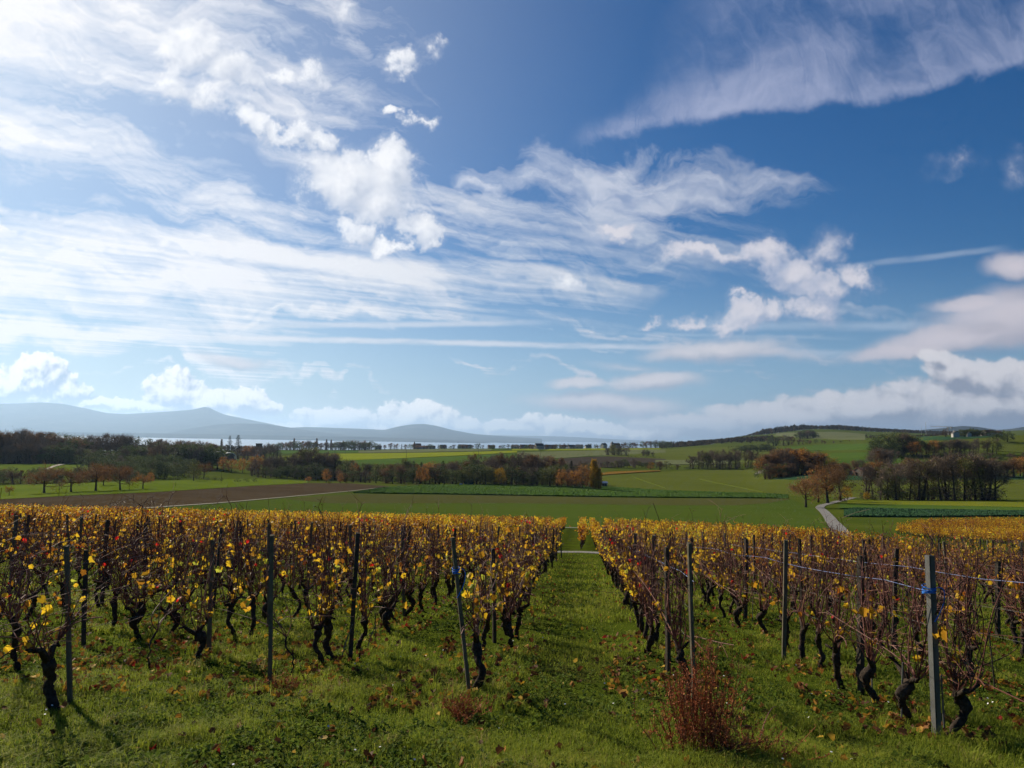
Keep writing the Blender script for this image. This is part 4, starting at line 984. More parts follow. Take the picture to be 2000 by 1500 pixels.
# trees along the lakeside village skyline
for q, (x, t) in enumerate([(578, 855), (622, 855), (641, 857), (650, 858)]):
    plant(x, 1220, t, 'poplar', ['thick brown poplar at the left of the village skyline', 'slim brown poplar second on the village skyline', 'left poplar of the close skyline pair', 'right poplar of the close skyline pair'][q], 'poplars on the village skyline', 1.0)
belt([(530, 868), (560, 865), (600, 863), (640, 865), (690, 863), (730, 864)], 1190, 1240, 40, {'brown': 2, 'bare': 2, 'round_green': 2}, 'beside the poplars on the village skyline', 'trees beside the skyline poplars', .08, w=(1.1, 1.6))
plant(716, 1200, 861, 'brown', 'large rounded brown tree on the village skyline', None, 1.2)
plant(672, 1200, 863, 'round_green', 'dark domed tree between poplars and large brown tree', None, 1.5)
plant(936, 1230, 866, 'round_green', 'big dark dome of a tree among the lakeside houses', None, 1.2)
belt([(740, 867), (800, 868.5), (850, 869), (950, 869.5), (1050, 868.5), (1110, 868)], 1215, 1262, 46, {'brown': 2, 'bare': 1, 'round_green': 3, 'conifer': .5}, 'among the lakeside houses', 'small trees among the lakeside houses', .06, w=(1.1, 1.7))
belt([(1110, 870), (1160, 868), (1185, 867), (1230, 865), (1260, 863), (1300, 861)], 1300, 1350, 26, {'brown': 2, 'bare': 2, 'round_green': 2, 'conifer': .7}, 'around the second church', 'trees around the second church', .07, w=(1.1, 1.7))

# --- woods too far off to tell the trees apart: one mass each
def far_wood(name, outline, D0, D1, n, hgt, kinds, seed, lab):
    """tree masses over a hillside; outline: (px, py) crest line whose tops the wood reaches"""
    rg = np.random.default_rng(seed); C = Cloud()
    px = rg.uniform(outline[0][0], outline[-1][0], n); D = rg.uniform(D0, D1, n)
    for a, d in zip(px, D):
        x, y = at(a, d); z = g1(x, y)
        top = float(np.interp(a, [u for u, _ in outline], [v for _, v in outline]))
        h = min(hgt*rg.uniform(.6, 1.25), max(3.0, height_to(a, d, top+rg.uniform(-.5, 2.5))-z))
        m = 46; w = h*rg.uniform(.28, .42); con = rg.random() < kinds
        u = rg.normal(0, 1, (m, 3)); u /= np.linalg.norm(u, axis=1, keepdims=True)
        P = u*rg.uniform(.5, 1, (m, 1))*np.array([w, w, h*.45])+np.array([x, y, z+h*.55])
        if con: P[:, :2] = np.array([x, y])+(P[:, :2]-np.array([x, y]))*np.clip(1.25-(P[:, 2:3]-z)/h, .1, 1)
        C.add(cards(P, rg.uniform(.16, .34, m)*h, rg), np.clip(rg.beta(2, 2.5, m)*.6+(0 if con else rg.uniform(0, .4)), 0, 1))
    return link(name, C.mesh(name, [m_far]), None, lab, 'woods', kind='stuff')
m_far = leaf_mat('far_wood', [(0, (.030, .034, .020)), (.4, (.062, .055, .034)), (.75, (.115, .075, .042)), (1, (.18, .10, .04))], .2, .9, 0)
far_wood('woods', [(1435, 856), (1470, 846), (1500, 834), (1530, 827), (1560, 827), (1600, 831), (1640, 829), (1680, 833), (1720, 836), (1760, 838), (1800, 840), (1860, 842)], 2350, 2900, 1500, 18, .45, 5, 'dark mixed wood covering the hill crest on the right')
far_wood('woods', [(1290, 864), (1320, 862), (1350, 860), (1400, 857), (1440, 853), (1480, 852), (1510, 850)], 1450, 2200, 800, 16, .2, 6, 'brown wood running along the skyline up to the hill')
far_wood('woods', [(1690, 852), (1760, 852), (1830, 846), (1860, 842)], 1250, 2000, 420, 12, .2, 8, 'scattered distant wood behind the hilltop farm')
far_wood('woods', [(-60, 866), (200, 866), (400, 868), (540, 871)], 900, 1300, 380, 12, .2, 9, 'distant wood between the left slope and the lake')
m_post = simple_mat('weathered_post', (.085, .075, .052), (.155, .138, .10), 9.0, .95, True, .05, 0, .3)
m_post_dark = simple_mat('dark_weathered_post', (.036, .032, .026), (.080, .068, .055), 9.0, .95, True, .05, 0, .3)
m_metal = simple_mat('galvanised_post', (.075, .075, .070), (.15, .15, .14), 5.0, .6, True, .4, .2)
m_wire = simple_mat('trellis_wire', (.14, .13, .12), (.24, .23, .22), 4.0, .6, True, .3, .2)
m_cord = simple_mat('blue_white_cord', (.06, .13, .42), (.38, .42, .55), 26.0, .7)
m_blue = simple_mat('blue_cord', (.02, .12, .50), (.04, .22, .70), 8.0, .7)

# ================================================================== houses, church spires, greenhouses, poles
m_wall_w = simple_mat('pale_plaster', (.34, .325, .30), (.44, .42, .39), .6, .9)
m_wall_g = simple_mat('grey_plaster', (.26, .25, .24), (.36, .35, .33), .6, .9)
m_wall_d = simple_mat('dark_boards', (.06, .05, .04), (.11, .09, .075), 2.0, .9)
m_roof_r = simple_mat('red_brown_tiles', (.13, .055, .038), (.20, .09, .06), 2.0, .9)
m_roof_d = simple_mat('dark_slate', (.045, .042, .042), (.085, .08, .078), 2.0, .8)
m_roof_w = simple_mat('bright_sheet_roof', (.40, .42, .45), (.52, .54, .56), .8, .45, True, .5)
m_glass = simple_mat('window_glass', (.02, .025, .03), (.05, .055, .06), 1.0, .2, True, .5)
m_teal = simple_mat('teal_tarpaulin', (.015, .075, .075), (.03, .12, .115), 2.0, .6)
m_wood = simple_mat('pole_wood', (.06, .048, .038), (.11, .09, .07), 3.0, .9)
m_steel = simple_mat('crane_steel', (.30, .30, .30), (.45, .45, .44), 1.0, .5)
def gable(w, d, h, rh, over=.35):
    """gable roof over a w x d box, ridge along x"""
    x, y = w/2+over, d/2+over; t = .18
    V = [(-x, -y, h-.12), (x, -y, h-.12), (x, y, h-.12), (-x, y, h-.12), (-x, 0, h+rh), (x, 0, h+rh)]
    V2 = [(a, b, c+t) for a, b, c in V]
    mb = MB(); mb.add(V+V2, [(6, 7, 11, 10), (8, 9, 10, 11), (0, 4, 5, 1), (2, 5, 4, 3), (0, 1, 7, 6), (2, 3, 9, 8), (1, 5, 11, 7), (5, 2, 8, 11), (3, 4, 10, 9), (4, 0, 6, 10)])
    return mb
def building(px, D, w, d, h, rh, rot, wall, roof, label, name='house', cat='house', group=None, windows=2, chimney=True, base=None):
    x, y = hit(px, base, 60) if base else at(px, D)
    z = g1(x, y)-.3
    root = link(name, None, None, label, cat, group, None, (x, y, z), (0, 0, math.atan2(r0[1], r0[0])+rot))
    mb = MB(); mb.box((0, 0, h/2), (w, d, h))
    if rh: mb.add([(-w/2, -d/2+.02, h), (-w/2, d/2-.02, h), (-w/2, 0, h+rh-.15), (w/2, -d/2+.02, h), (w/2, d/2-.02, h), (w/2, 0, h+rh-.15)], [(0, 2, 1), (3, 4, 5)])
    link('wall', mb.mesh('wall', [wall]), root)
    if rh: ro = link('roof', gable(w, d, h, rh).mesh('roof', [roof]), root)
    else:
        mb = MB(); mb.box((0, 0, h+.2), (w+.6, d+.6, .4)); ro = link('roof', mb.mesh('roof', [roof]), root)
    if chimney and rh:
        mb = MB(); mb.box((w*.22, d*.12, h+rh*.9+.4), (.7, .7, 1.6)); link('chimney', mb.mesh('chimney', [wall]), ro)
    for q in range(windows):
        mb = MB(); mb.box((-w/2+w*(q+.75)/(windows+.5), -d/2-.03, h*.55), (1.1, .12, 1.3)); link('window', mb.mesh('window', [m_glass]), root)
    return root
VG = 'houses of the lakeside village'
for px, D, w, d, h, rh, rot, wl, rf, lab in [
 (846, 1275, 14, 9, 4, 3, .2, m_wall_w, m_roof_r, 'low red-roofed house right of the first church spire'),
 (826, 1280, 26, 10, 4.5, 3, 0, m_wall_g, m_roof_r, 'long red-roofed house under the first church spire'),
 (868, 1290, 13, 9, 5, 3.5, .5, m_wall_g, m_roof_d, 'dark-roofed house in the middle of the skyline village'),
 (905, 1270, 15, 10, 5, 4, -.3, m_wall_w, m_roof_d, 'dark-gabled house left of the big dark dome tree'),
 (917, 1290, 14, 9, 5, 3.5, .1, m_wall_g, m_roof_d, 'grey house tucked beside the big dark dome tree'),
 (962, 1280, 13, 9, 4.5, 3.5, .3, m_wall_g, m_roof_r, 'small red-roofed house right of the big dark dome tree'),
 (1008, 1265, 14, 10, 5, 4, -.4, m_wall_w, m_roof_d, 'dark-gabled house at the left of the right-hand row'),
 (1024, 1270, 13, 9, 5, 4, .2, m_wall_g, m_roof_d, 'grey dark-roofed house second in the right-hand row'),
 (1038, 1265, 12, 9, 5, 4, .7, m_wall_w, m_roof_d, 'white dark-roofed house left of the tall gabled house'),
 (1055, 1250, 17, 11, 6.5, 5.5, .4, m_wall_w, m_roof_d, 'tall pale gabled house biggest on the skyline right of the village'),
 (1077, 1255, 24, 12, 5, 4.5, 0, m_wall_g, m_roof_d, 'long grey barn-like house right of the tall gabled house'),
 (1101, 1270, 13, 9, 5, 4, -.2, m_wall_w, m_roof_r, 'red-roofed house beyond the long grey barn-like house'),
 (1118, 1265, 14, 10, 5, 4, .3, m_wall_g, m_roof_d, 'left one of two adjoining dark-roofed houses'),
 (1133, 1260, 14, 10, 5.5, 4, -.3, m_wall_w, m_roof_d, 'right one of two adjoining dark-roofed houses'),
 (1150, 1280, 12, 9, 4.5, 3.5, .2, m_wall_g, m_roof_d, 'low dark-roofed house left of the second church'),
 (1181, 1290, 10, 8, 8, 4, .6, m_wall_w, m_roof_d, 'narrow white house beside the second church'),
 (1000+40, 1330, 12, 9, 4.5, 3.5, .5, m_wall_g, m_roof_r, 'half-hidden red-roofed house behind the right-hand row'),
 (742, 1300, 13, 9, 4.5, 3.5, .1, m_wall_w, m_roof_r, 'small red-roofed house right of the large brown skyline tree'),
]: building(px, D, w*.85, d*.85, h*.8, rh*.8, rot, wl, rf, lab, group=VG, windows=2 if w > 12.5 else 1)
def church(px, D, tw, th, sh, label):
    x, y = at(px, D); z = g1(x, y)-.3
    root = link('church', None, None, label, 'church', 'village churches', None, (x, y, z), (0, 0, math.atan2(r0[1], r0[0])+.3))
    mb = MB(); mb.box((0, 0, th/2), (tw, tw, th)); link('tower', mb.mesh('tower', [m_wall_g]), root)
    mb = MB(); mb.box((0, 0, th+sh/2), (tw+.6, tw+.6, sh), 0, .03); link('spire', mb.mesh('spire', [m_roof_d]), root)
    mb = MB(); mb.box((tw*1.6+.1, 0, 3), (tw*2.2, tw*1.3, 6)); link('nave', mb.mesh('nave', [m_wall_w]), root)
    g = gable(tw*2.2, tw*1.3, 6, 4); link('roof', g.mesh('roof', [m_roof_r]), root).location = (tw*1.6+.1, 0, .02)
church(812, 1290, 4.2, 6.5, 7.5, 'church with slim dark pointed spire against the lake')
church(1197, 1310, 5.2, 8.5, 4.5, 'church with square tower and short spire by the second tree group')
# glasshouses and sheds on the left
building(289, 545, 15.5, 9, 3.6, 0, .05, m_wall_g, m_roof_w, 'flat building with bright white sheet roof on the wooded rise', 'shed', 'shed', None, 3, False)
building(232, 520, 14, 8, 3.2, 1.6, .1, m_wall_w, m_roof_w, 'low pale-roofed shed left of the flat white-roofed building', 'shed', 'shed', None, 2, False)
building(365, 600, 30, 9, 3.0, 1.2, 0, m_wall_g, m_roof_w, 'long low shed with thin pale roof line right of the white-roofed building', 'shed', 'shed', None, 0, False)
def tunnel(px, D, r, ln, label):
    x, y = at(px, D); z = g1(x, y)
    n = 14; a = np.linspace(0, math.pi, n); V, F = [], []
    for yy in (-ln/2, ln/2):
        V += [(r*math.cos(t), yy, r*.9*math.sin(t)+1.4) for t in a]+[(-r, yy, 0), (r, yy, 0)]
    m = n+2
    F4 = [(i, i+m, i+1+m, i+1) for i in range(n-1)]+[(n-1, n-1+m, n+m, n), (n+1, n+1+m, m, 0)]
    mb = MB(); mb.add(V, F4); root = link('tunnel_greenhouse', mb.mesh('tunnel_greenhouse', [m_roof_w], True), None, label, 'greenhouse', 'tunnel greenhouses', None, (x, y, z), (0, 0, math.atan2(r0[1], r0[0])+.39))
    mb = MB(); mb.box((0, -ln/2+.3, 1.4+r*.36), (r*1.5, .1, r*.85)); mb.box((0, -ln/2+.32, .7), (r*1.9, .1, 1.3)); link('end_wall', mb.mesh('end_wall', [m_wall_d]), root)
    mb = MB()
    for s in (-1,): mb.tube([(r*1.02*math.cos(t), -ln/2-.02, r*.92*math.sin(t)+1.4) for t in a], .28, 5)
    link('hoop', mb.mesh('hoop', [m_roof_w]), root)
tunnel(432, 590, 5.2, 26, 'left arched tunnel greenhouse with pale hoop')
tunnel(453, 595, 4.8, 26, 'right arched tunnel greenhouse below the conifer pair')
building(510, 780, 5.5, 5.5, 13, 0, .1, m_wall_d, m_roof_d, 'dark square tower on the skyline left of the yellow field', 'tower', 'tower', None, 1, False)
building(494, 770, 20, 9, 4.5, 2.5, .1, m_wall_g, m_roof_d, 'low dark-roofed shed at the foot of the square tower', 'shed', 'shed', None, 1, False)
# stream wood edge
def hut():
    x, y = hit(914, 947.5, 60); z = g1(x, y)
    root = link('field_shelter', None, None, 'teal tarpaulin field shelter with pale rounded roof before the stream wood', 'shelter', None, None, (x, y+3, z), (0, 0, math.atan2(r0[1], r0[0])))
    mb = MB(); mb.box((0, 0, 1.0), (4.6, 2.6, 2.0), 0, .94); link('body', mb.mesh('body', [m_teal]), root)
    a = np.linspace(0, math.pi, 9); V = []
    for yy in (-1.45, 1.45): V += [(2.5*math.cos(t), yy, 1.9+.65*math.sin(t)) for t in a]
    mb = MB(); mb.add(V, [(i, i+9, i+10, i+1) for i in range(8)]); mb.add([V[i] for i in range(9)], [list(range(9))]); mb.add([V[i+9] for i in range(9)], [list(range(9))[::-1]])
    link('roof', mb.mesh('roof', [m_teal]), root)
    mb = MB(); mb.tube([(-.7, -1.5, 0), (-.7, -1.5, 1.0), (-.55, -1.5, 1.2), (.0, -1.5, 1.2), (.1, -1.5, 1.0), (.1, -1.5, 0)], .06, 5); link('door_frame', mb.mesh('door_frame', [m_roof_w]), root)
hut()
x, y = hit(899, 948.5, 60); mb = MB(); mb.box((0, 0, .35), (1.5, 1.0, .7), 0, .85); mb.box((0, 0, .76), (1.6, 1.1, .1), 0, .9)
link('water_trough', mb.mesh('water_trough', [m_blue]), None, 'small blue covered trough left of the teal field shelter', 'trough', None, None, (x, y+2, g1(x, y+2)))
b_ = building(1179, 0, 3.2, 2.4, 2.1, .7, .2, m_wall_w, m_roof_w, 'little white hut right of the golden poplar', 'hut', 'hut', None, 2, False, base=950)
# barn and farm on the right
building(1690, 425, 10.5, 8, 2.8, 2.2, .25, m_wall_d, m_roof_r, 'low barn with dark red roof among the autumn belt trees', 'barn', 'barn', None, 2, False)
building(1672, 428, 6, 5, 2.2, 1.2, .25, m_wall_d, m_roof_r, 'small lean-to with red roof left of the low red barn', 'barn', 'barn', None, 1, False)
FG = 'farm buildings on the right-hand hilltop'
building(1866, 760, 5.5, 6, 4.6, 2.4, 1.4, m_wall_w, m_roof_d, 'white gabled farmhouse at the left of the hilltop trees', 'house', 'house', FG, 1)
building(1893, 765, 3.2, 4, 3.4, 2.0, 1.2, m_wall_w, m_roof_d, 'tiny white outbuilding before the dark hilltop hedge', 'house', 'house', FG, 1, False)
building(1931, 775, 13, 9, 3.6, 3.0, .2, m_wall_g, m_roof_r, 'red-roofed farmhouse right of the dark hilltop hedge', 'house', 'house', FG, 2)
building(1945, 790, 10, 8, 3.2, 2.6, -.1, m_wall_w, m_roof_r, 'second red-roofed farm building further right on the hilltop', 'house', 'house', FG, 1)
building(1905, 800, 44, 6, 1.2, 0, 0, m_wall_g, m_wall_g, 'low grey wall along the foot of the hilltop hedge', 'boundary_wall', 'wall', FG, 0, False, )
for q in range(9):
    plant(1878+q*5.2, 772, 838.5+rng.uniform(-.5, 1.5)+abs(q-4)*.2, 'round_green', 'dark tree in the dense hilltop hedge by the farm', 'dense hilltop hedge by the farm', 1.5)
plant(1899, 780, 836, 'round_green', 'tallest dark tree standing out of the hilltop hedge', None, .8)
plant(1847, 790, 837, 'bare', 'round bare tree left of the white hilltop farmhouse', None, 1.3)
plant(1948, 700, 842, 'bush', 'dark bush right of the red-roofed hilltop farm', None, 1.4)
plant(1967, 700, 841, 'round_green', 'dark little tree at the right end of the hilltop skyline', None, 1.2)
def crane(px, D, top, jib0, jib1):
    x, y = at(px, D); z = g1(x, y); h = height_to(px, D, top)-z; k = D/FOC
    root = link('tower_crane', None, None, 'pale tower crane with long jib behind the hilltop farm', 'crane', None, None, (x, y, z), (0, 0, math.atan2(r0[1], r0[0])))
    mb = MB()
    for a in (-1, 1):
        for b in (-1, 1): mb.box((a*.8, b*.8, h/2), (.22, .22, h))
    for q in range(int(h/2)): mb.tube([(-.8, -.8, q*2), (.8, -.8, q*2+2)], .1, 4); mb.tube([(-.8, .8, q*2), (.8, .8, q*2+2)], .1, 4)
    link('mast', mb.mesh('mast', [m_steel]), root)
    x0, x1 = (jib0-px)*k, (jib1-px)*k; mb = MB()
    for dz_ in (0, 1.3): mb.tube([(x0, 0, h+dz_), (x1, 0, h+dz_)], .22, 4)
    n = 16
    for q in range(n): a = x0+(x1-x0)*q/n; b = x0+(x1-x0)*(q+1)/n; mb.tube([(a, 0, h), ((a+b)/2, 0, h+1.3), (b, 0, h)], .1, 4)
    link('jib', mb.mesh('jib', [m_steel]), root)
    mb = MB(); mb.box((x1-1.5, 0, h-.8), (3, 1.6, 2.2)); link('counterweight', mb.mesh('counterweight', [m_wall_w]), root)
    mb = MB(); mb.box((-1.3, -.9, h-1.2), (1.6, 1.4, 1.8)); link('cab', mb.mesh('cab', [m_wall_w]), root)
    mb = MB(); mb.tube([(x0*.45, 0, h), (x0*.45, 0, h-5.5)], .12, 4); link('hook_line', mb.mesh('hook_line', [m_steel]), root)
crane(1852, 1250, 834.2, 1818, 1861)
def pole(px, D, top, label, base=None, r=.14, cross=True, name='utility_pole', cat='pole', group='utility poles across the fields', mat=None):
    if base: x, y = hit(px, base, 60); D = float(np.dot([x, y], f0[:2]))
    else: x, y = at(px, D)
    z = g1(x, y); h = height_to(px, D, top)-z; mb = MB(); mb.tube([(0, 0, -.3), (0, 0, h*.5), (0, 0, h)], [r, r*.85, r*.65], 8)
    root = link(name, None, None, label, cat, group, None, (x, y, z), (0, 0, math.atan2(r0[1], r0[0])+.4))
    link('shaft', mb.mesh('shaft', [mat or m_wood]), root)
    if cross:
        mb = MB(); mb.box((0, 0, h-.7), (1.7, .14, .14))
        link('cross_arm', mb.mesh('cross_arm', [m_wood]), root)
        for s in (-.75, 0, .75):
            mb = MB(); mb.tube([(s, 0, h-.63), (s, 0, h-.42)], .06, 6); link('insulator', mb.mesh('insulator', [m_wall_w]), root)
for px, D, top, lab in [(622, 640, 868, 'utility pole rising in front of the slim skyline poplars'), (583, 680, 884, 'utility pole at the left of the yellow field'), (658, 760, 880, 'short utility pole above the yellow field'), (678, 900, 876, 'small distant utility pole above the yellow field'),
     (797, 640, 879, 'utility pole standing in the middle of the yellow field'), (937, 690, 869, 'utility pole in line with the big dark dome tree'), (1058, 800, 872, 'utility pole below the tall gabled house')]: pole(px, D, top, lab)
pole(1809, 1400, 824.5, 'tall thin radio mast on the hilltop skyline', None, .35, False, 'radio_mast', 'mast', None, m_steel)
pole(1800, 1500, 832, 'short thin mast left of the tall radio mast', None, .25, False, 'radio_mast', 'mast', None, m_steel)
for px, base, top, lab in [(115, 970, 943, 'thin tall stick at the meadow edge left of the second fruit tree'), (252, 960, 938, 'thin tall stick right of the fruit tree row middle'), (343, 950, 940, 'short stick on the meadow right of the fruit tree row'), (432, 944, 922, 'thin stick at the top edge of the bright meadow')]:
    pole(px, 0, top, lab, base, .06, False, 'meadow_stick', 'stick', 'sticks on the bright meadow')
for q, px in enumerate([1828, 1848, 1880, 1915, 1942, 1962, 1985, 1998]):
    pole(px, 0, 1050+(px-1820)*.05, 'pale thin stake along the lower edge of the right-hand vine block', 1068+(px-1820)*.07, .03, False, 'vineyard_post', 'post', 'pale stakes of the right-hand vine block', m_metal)

# ================================================================== vineyard
ROWS_R = [.98, 2.84, 4.72, 6.6]+[8.5+1.9*k for k in range(9)]
ROWS_L = [-1.32, -3.28, -5.2, -7.05]+[-8.95-1.9*k for k in range(26)]
START = {.98: 7.0, 2.84: 6.3, 4.72: 7.6, 6.6: 8.4, -1.32: 8.0, -3.28: 9.2, -5.2: 7.25, -7.05: 9.0}
m_vtrunk = simple_mat('vine_bark', (.014, .011, .009), (.075, .058, .045), 22.0, .95, True, .05, 0, .8)
m_cane = leaf_mat('vine_canes', [(0, (.060, .024, .020)), (.5, (.16, .064, .050)), (.85, (.25, .115, .078)), (1, (.30, .18, .12))], .0, .6, .3)
m_vleaf = leaf_mat('vine_leaves', [(0, (.14, .035, .012)), (.14, (.28, .08, .012)), (.28, (.42, .18, .020)), (.45, (.55, .30, .024)), (.62, (.66, .42, .026)), (.80, (.78, .52, .025)), (.90, (.62, .60, .06)), (.935, (.40, .46, .06)), (.945, (.50, .02, .015)), (1, (.62, .03, .02))], .55, .5, .2)
def bez(p0, p1, p2, p3, n):
    t = np.linspace(0, 1, n)[:, None]
    return (1-t)**3*p0+3*(1-t)**2*t*p1+3*(1-t)*t*t*p2+t**3*p3
def tone_leaf(rg, n, hue):
    t = np.clip(rg.normal(hue, .17, n), .02, .92); red = rg.random(n) < .035
    t[red] = .97; return t
def vine_proto(seed, leafy, hue, detail=2, young=False, height=1.5, arms=False):
    rg = np.random.default_rng(seed)
    tr, ca, lf = MB(), MB(), Cloud()
    hz = rg.uniform(.33, .52); A = np.array
    n = 17
    z = np.linspace(-.08, hz, n); w = rg.uniform(.02, .07)*np.sin(np.linspace(0, rg.uniform(3, 7), n)+rg.uniform(0, 6))+np.cumsum(rg.normal(0, .009, n)); v = rg.uniform(.02, .06)*np.sin(np.linspace(0, rg.uniform(3, 7), n)+rg.uniform(0, 6))+np.cumsum(rg.normal(0, .009, n))
    P = np.c_[v-v[1], w-w[1], z]
    r = np.interp(np.linspace(0, 8, n), np.arange(9), [.046, .040, .035, .034, .037, .034, .040, .055, .044])*rg.uniform(.72, 1.02)*rg.uniform(.88, 1.14, n)
    for kk in rg.integers(3, n-2, 2): r[kk-1:kk+2] *= 1.18          # knots
    if young: r = r*.22; hz = .35
    tr.tube(P, r, 11 if detail > 1 else 5, .5, True, .22, rg)
    head = P[-1]
    heads = [head]
    if not young:
        for s in ((-1, 1) if arms or rg.random() < .6 else (rg.choice([-1, 1]),)):
            L = rg.uniform(.10, .30); q = head+A([rg.uniform(-.04, .04), s*L, rg.uniform(.03, .14)])
            tr.tube([head-A([0, 0, .03]), (head+q)/2+A([0, 0, rg.uniform(-.03, .05)]), q], [.034, .027, .020], 6, .5, True, .2, rg); heads.append(q)
        for k in range(rg.integers(2, 4)):       # old spur stubs
            h = heads[rg.integers(0, len(heads))]; tr.tube([h, h+rg.normal(0, .05, 3)+A([0, 0, .06])], [.018, .012], 5, .5)
    nc = (4 if young else rg.integers(16, 24)) if detail > 1 else 9
    pts = []
    for k in range(nc):
        h = heads[rg.integers(0, len(heads))]
        dy = rg.normal(0, .32); top = rg.uniform(.76, 1.08)*height
        if rg.random() < .22: top *= rg.uniform(.55, .8); dy *= 2.4
        if rg.random() < .03: top = height*rg.uniform(1.06, 1.2)      # stray shoot
        e = A([rg.normal(0, .10), h[1]+dy, top])
        out = A([rg.normal(0, .10), rg.normal(0, .16), .12+.15*rg.random()])
        cvs = bez(h, h+out, (h+e)/2+A([rg.normal(0, .13), rg.normal(0, .17), .05]), e, 9 if detail > 1 else 4)
        if detail > 1 and rg.random() < .30:       # tip bows over
            m = e+A([rg.normal(0, .12), rg.normal(0, .22), rg.uniform(-.02, .16)]); cvs = np.vstack([cvs, [(e+m)/2+A([0, 0, .05]), m]])
        rad = np.linspace(.0068, .0032, len(cvs))*(1 if detail > 1 else 1.2)
        ca.tube(cvs, rad, 4 if detail > 1 else 3, float(np.clip(rg.normal(.5, .22), 0, 1)), False)
        pts.append(cvs)
        if detail > 1:
            for b in range(rg.integers(2, 6)):        # side shoots, tendrils
                i = rg.integers(2, len(cvs)-1); s = cvs[i]; d = A([rg.normal(0, .15), rg.normal(0, .25), rg.uniform(-.05, .24)])
                ca.tube([s, s+d*.5+A([0, 0, .02]), s+d], [.003, .0024, .0016], 3, float(np.clip(rg.normal(.45, .25), 0, 1)), False)
                pts.append(np.array([s+d*.5, s+d]))
    if detail > 1 and not young:                   # canes tied down along the wire
        for s in (-1, 1):
            h = heads[-1]; e = A([rg.normal(0, .03), s*rg.uniform(.4, .6), rg.uniform(.60, .74)])
            c = bez(h, h+A([0, s*.05, .16]), e+A([0, -s*.15, .05]), e, 7); ca.tube(c, .006, 4, .55, False); pts.append(c)
    Q = np.concatenate(pts); n = int(leafy)
    if n:
        Q = Q[Q[:, 2] > hz+.12]; wgt = np.exp(-((Q[:, 2]-height*(.66 if detail > 1 else .80))/(.38*height))**2); k = rg.choice(len(Q), n, p=wgt/wgt.sum())
        if detail > 1 and n > 4:
            k = np.repeat(k[:n//3+1], 3)[:n]          # leaves hang on in clusters
        P = Q[k]+rg.normal(0, .055, (n, 3))
        if detail > 1: lf.add(leaves(P, rg.uniform(.045, .100, n), rg, LOBED, .5, .0, .45), 0)
        else: lf.add(cards(P, rg.uniform(.10, .17, n), rg, .1, .9), 0)
        t = tone_leaf(rg, n, hue); lf.T = [np.resize(t, len(x)) for x in lf.T]
    return tr, ca, lf
VP = []
for q in range(18):
    leafy = [3, 6, 10, 15, 20, 26, 6, 12, 22, 27, 24, 34, 30, 46, 19, 54, 34, 14][q]
    hue = [.35, .45, .5, .55, .6, .6, .4, .5, .6, .62, .55, .66, .6, .68, .4, .64, .62, .3][q]
    tr, ca, lf = vine_proto(500+q, leafy, hue, 2, height=1.42+.1*((q*7) % 4))
    VP.append((tr.mesh('trunk', [m_vtrunk], True), ca.mesh('canes', [m_cane]), lf.mesh('leaves', [m_vleaf]), leafy, hue))
yt, yc, yl = vine_proto(640, 5, .5, 2, True, .95)
YOUNG = (yt.mesh('trunk', [m_vtrunk], True), yc.mesh('canes', [m_cane]), yl.mesh('leaves', [m_vleaf]))
ORD = ['first', 'second', 'third', 'fourth', 'fifth', 'sixth', 'seventh', 'eighth', 'ninth', 'tenth', 'eleventh', 'twelfth', 'thirteenth', 'fourteenth', 'fifteenth', 'sixteenth', 'seventeenth', 'eighteenth', 'nineteenth', 'twentieth']+['farther']*20
def in_view(x, y, m=60):
    a = x*r0[0]+y*r0[1]; b = x*f0[0]+y*f0[1]
    return b > 1 and -m-1000 < FOC*a/b < 1000+m
spots = []
FRONT_VINES = [(110, 1388), (35, 1308), (378, 1288), (625, 1300), (650, 1290), (705, 1273), (765, 1238), (455, 1249), (490, 1240), (329, 1240), (266, 1250), (924, 1345), (1000, 1262), (1012, 1247), (215, 1236), (990, 1240), (845, 1180),
  (1862, 1440), (1772, 1415), (1708, 1380), (1645, 1345), (1596, 1306), (1565, 1290), (1540, 1270), (1893, 1326), (1276, 1284), (1338, 1370), (1752, 1245), (1430, 1200), (1490, 1238), (1395, 1168), (1982, 1262), (1258, 1248), (1245, 1225), (1730, 1215)]
for px, py in FRONT_VINES:
    x, y = hit(px, py); rows = ROWS_L if x < 0 else ROWS_R
    k = int(np.argmin(np.abs(np.array(rows)-x))); spots.append(['left' if x < 0 else 'right', k, 0, x, y, 0.0])
front_n = len(spots)
for side, rows in (('left', ROWS_L), ('right', ROWS_R)):
    for k, x in enumerate(rows):
        rg = np.random.default_rng(30000+int(x*100))
        y0 = START.get(x, rg.uniform(8.2, 9.4)); n = 0; y = y0
        y = max(y, 10.6 if k < 5 else 0)
        front_y = [q[4] for q in spots[:front_n] if q[0] == side and q[1] == k]
        while y < 47.2:
            xx = x-.012*(y-8)*(1 if x == -1.32 else 0)
            if not (side == 'right' and xx > 24.5) and in_view(xx, y) and rg.random() > .04 and all(abs(y-q) > .5 for q in front_y):
                spots.append([side, k, 0, xx+rg.normal(0, .05), y+rg.normal(0, .06), rg.random()])
            y += rg.uniform(.74, .92)
cnt = {}
for q in sorted(spots, key=lambda q: q[4]):
    q[2] = cnt.get((q[0], q[1]), 0); cnt[(q[0], q[1])] = q[2]+1
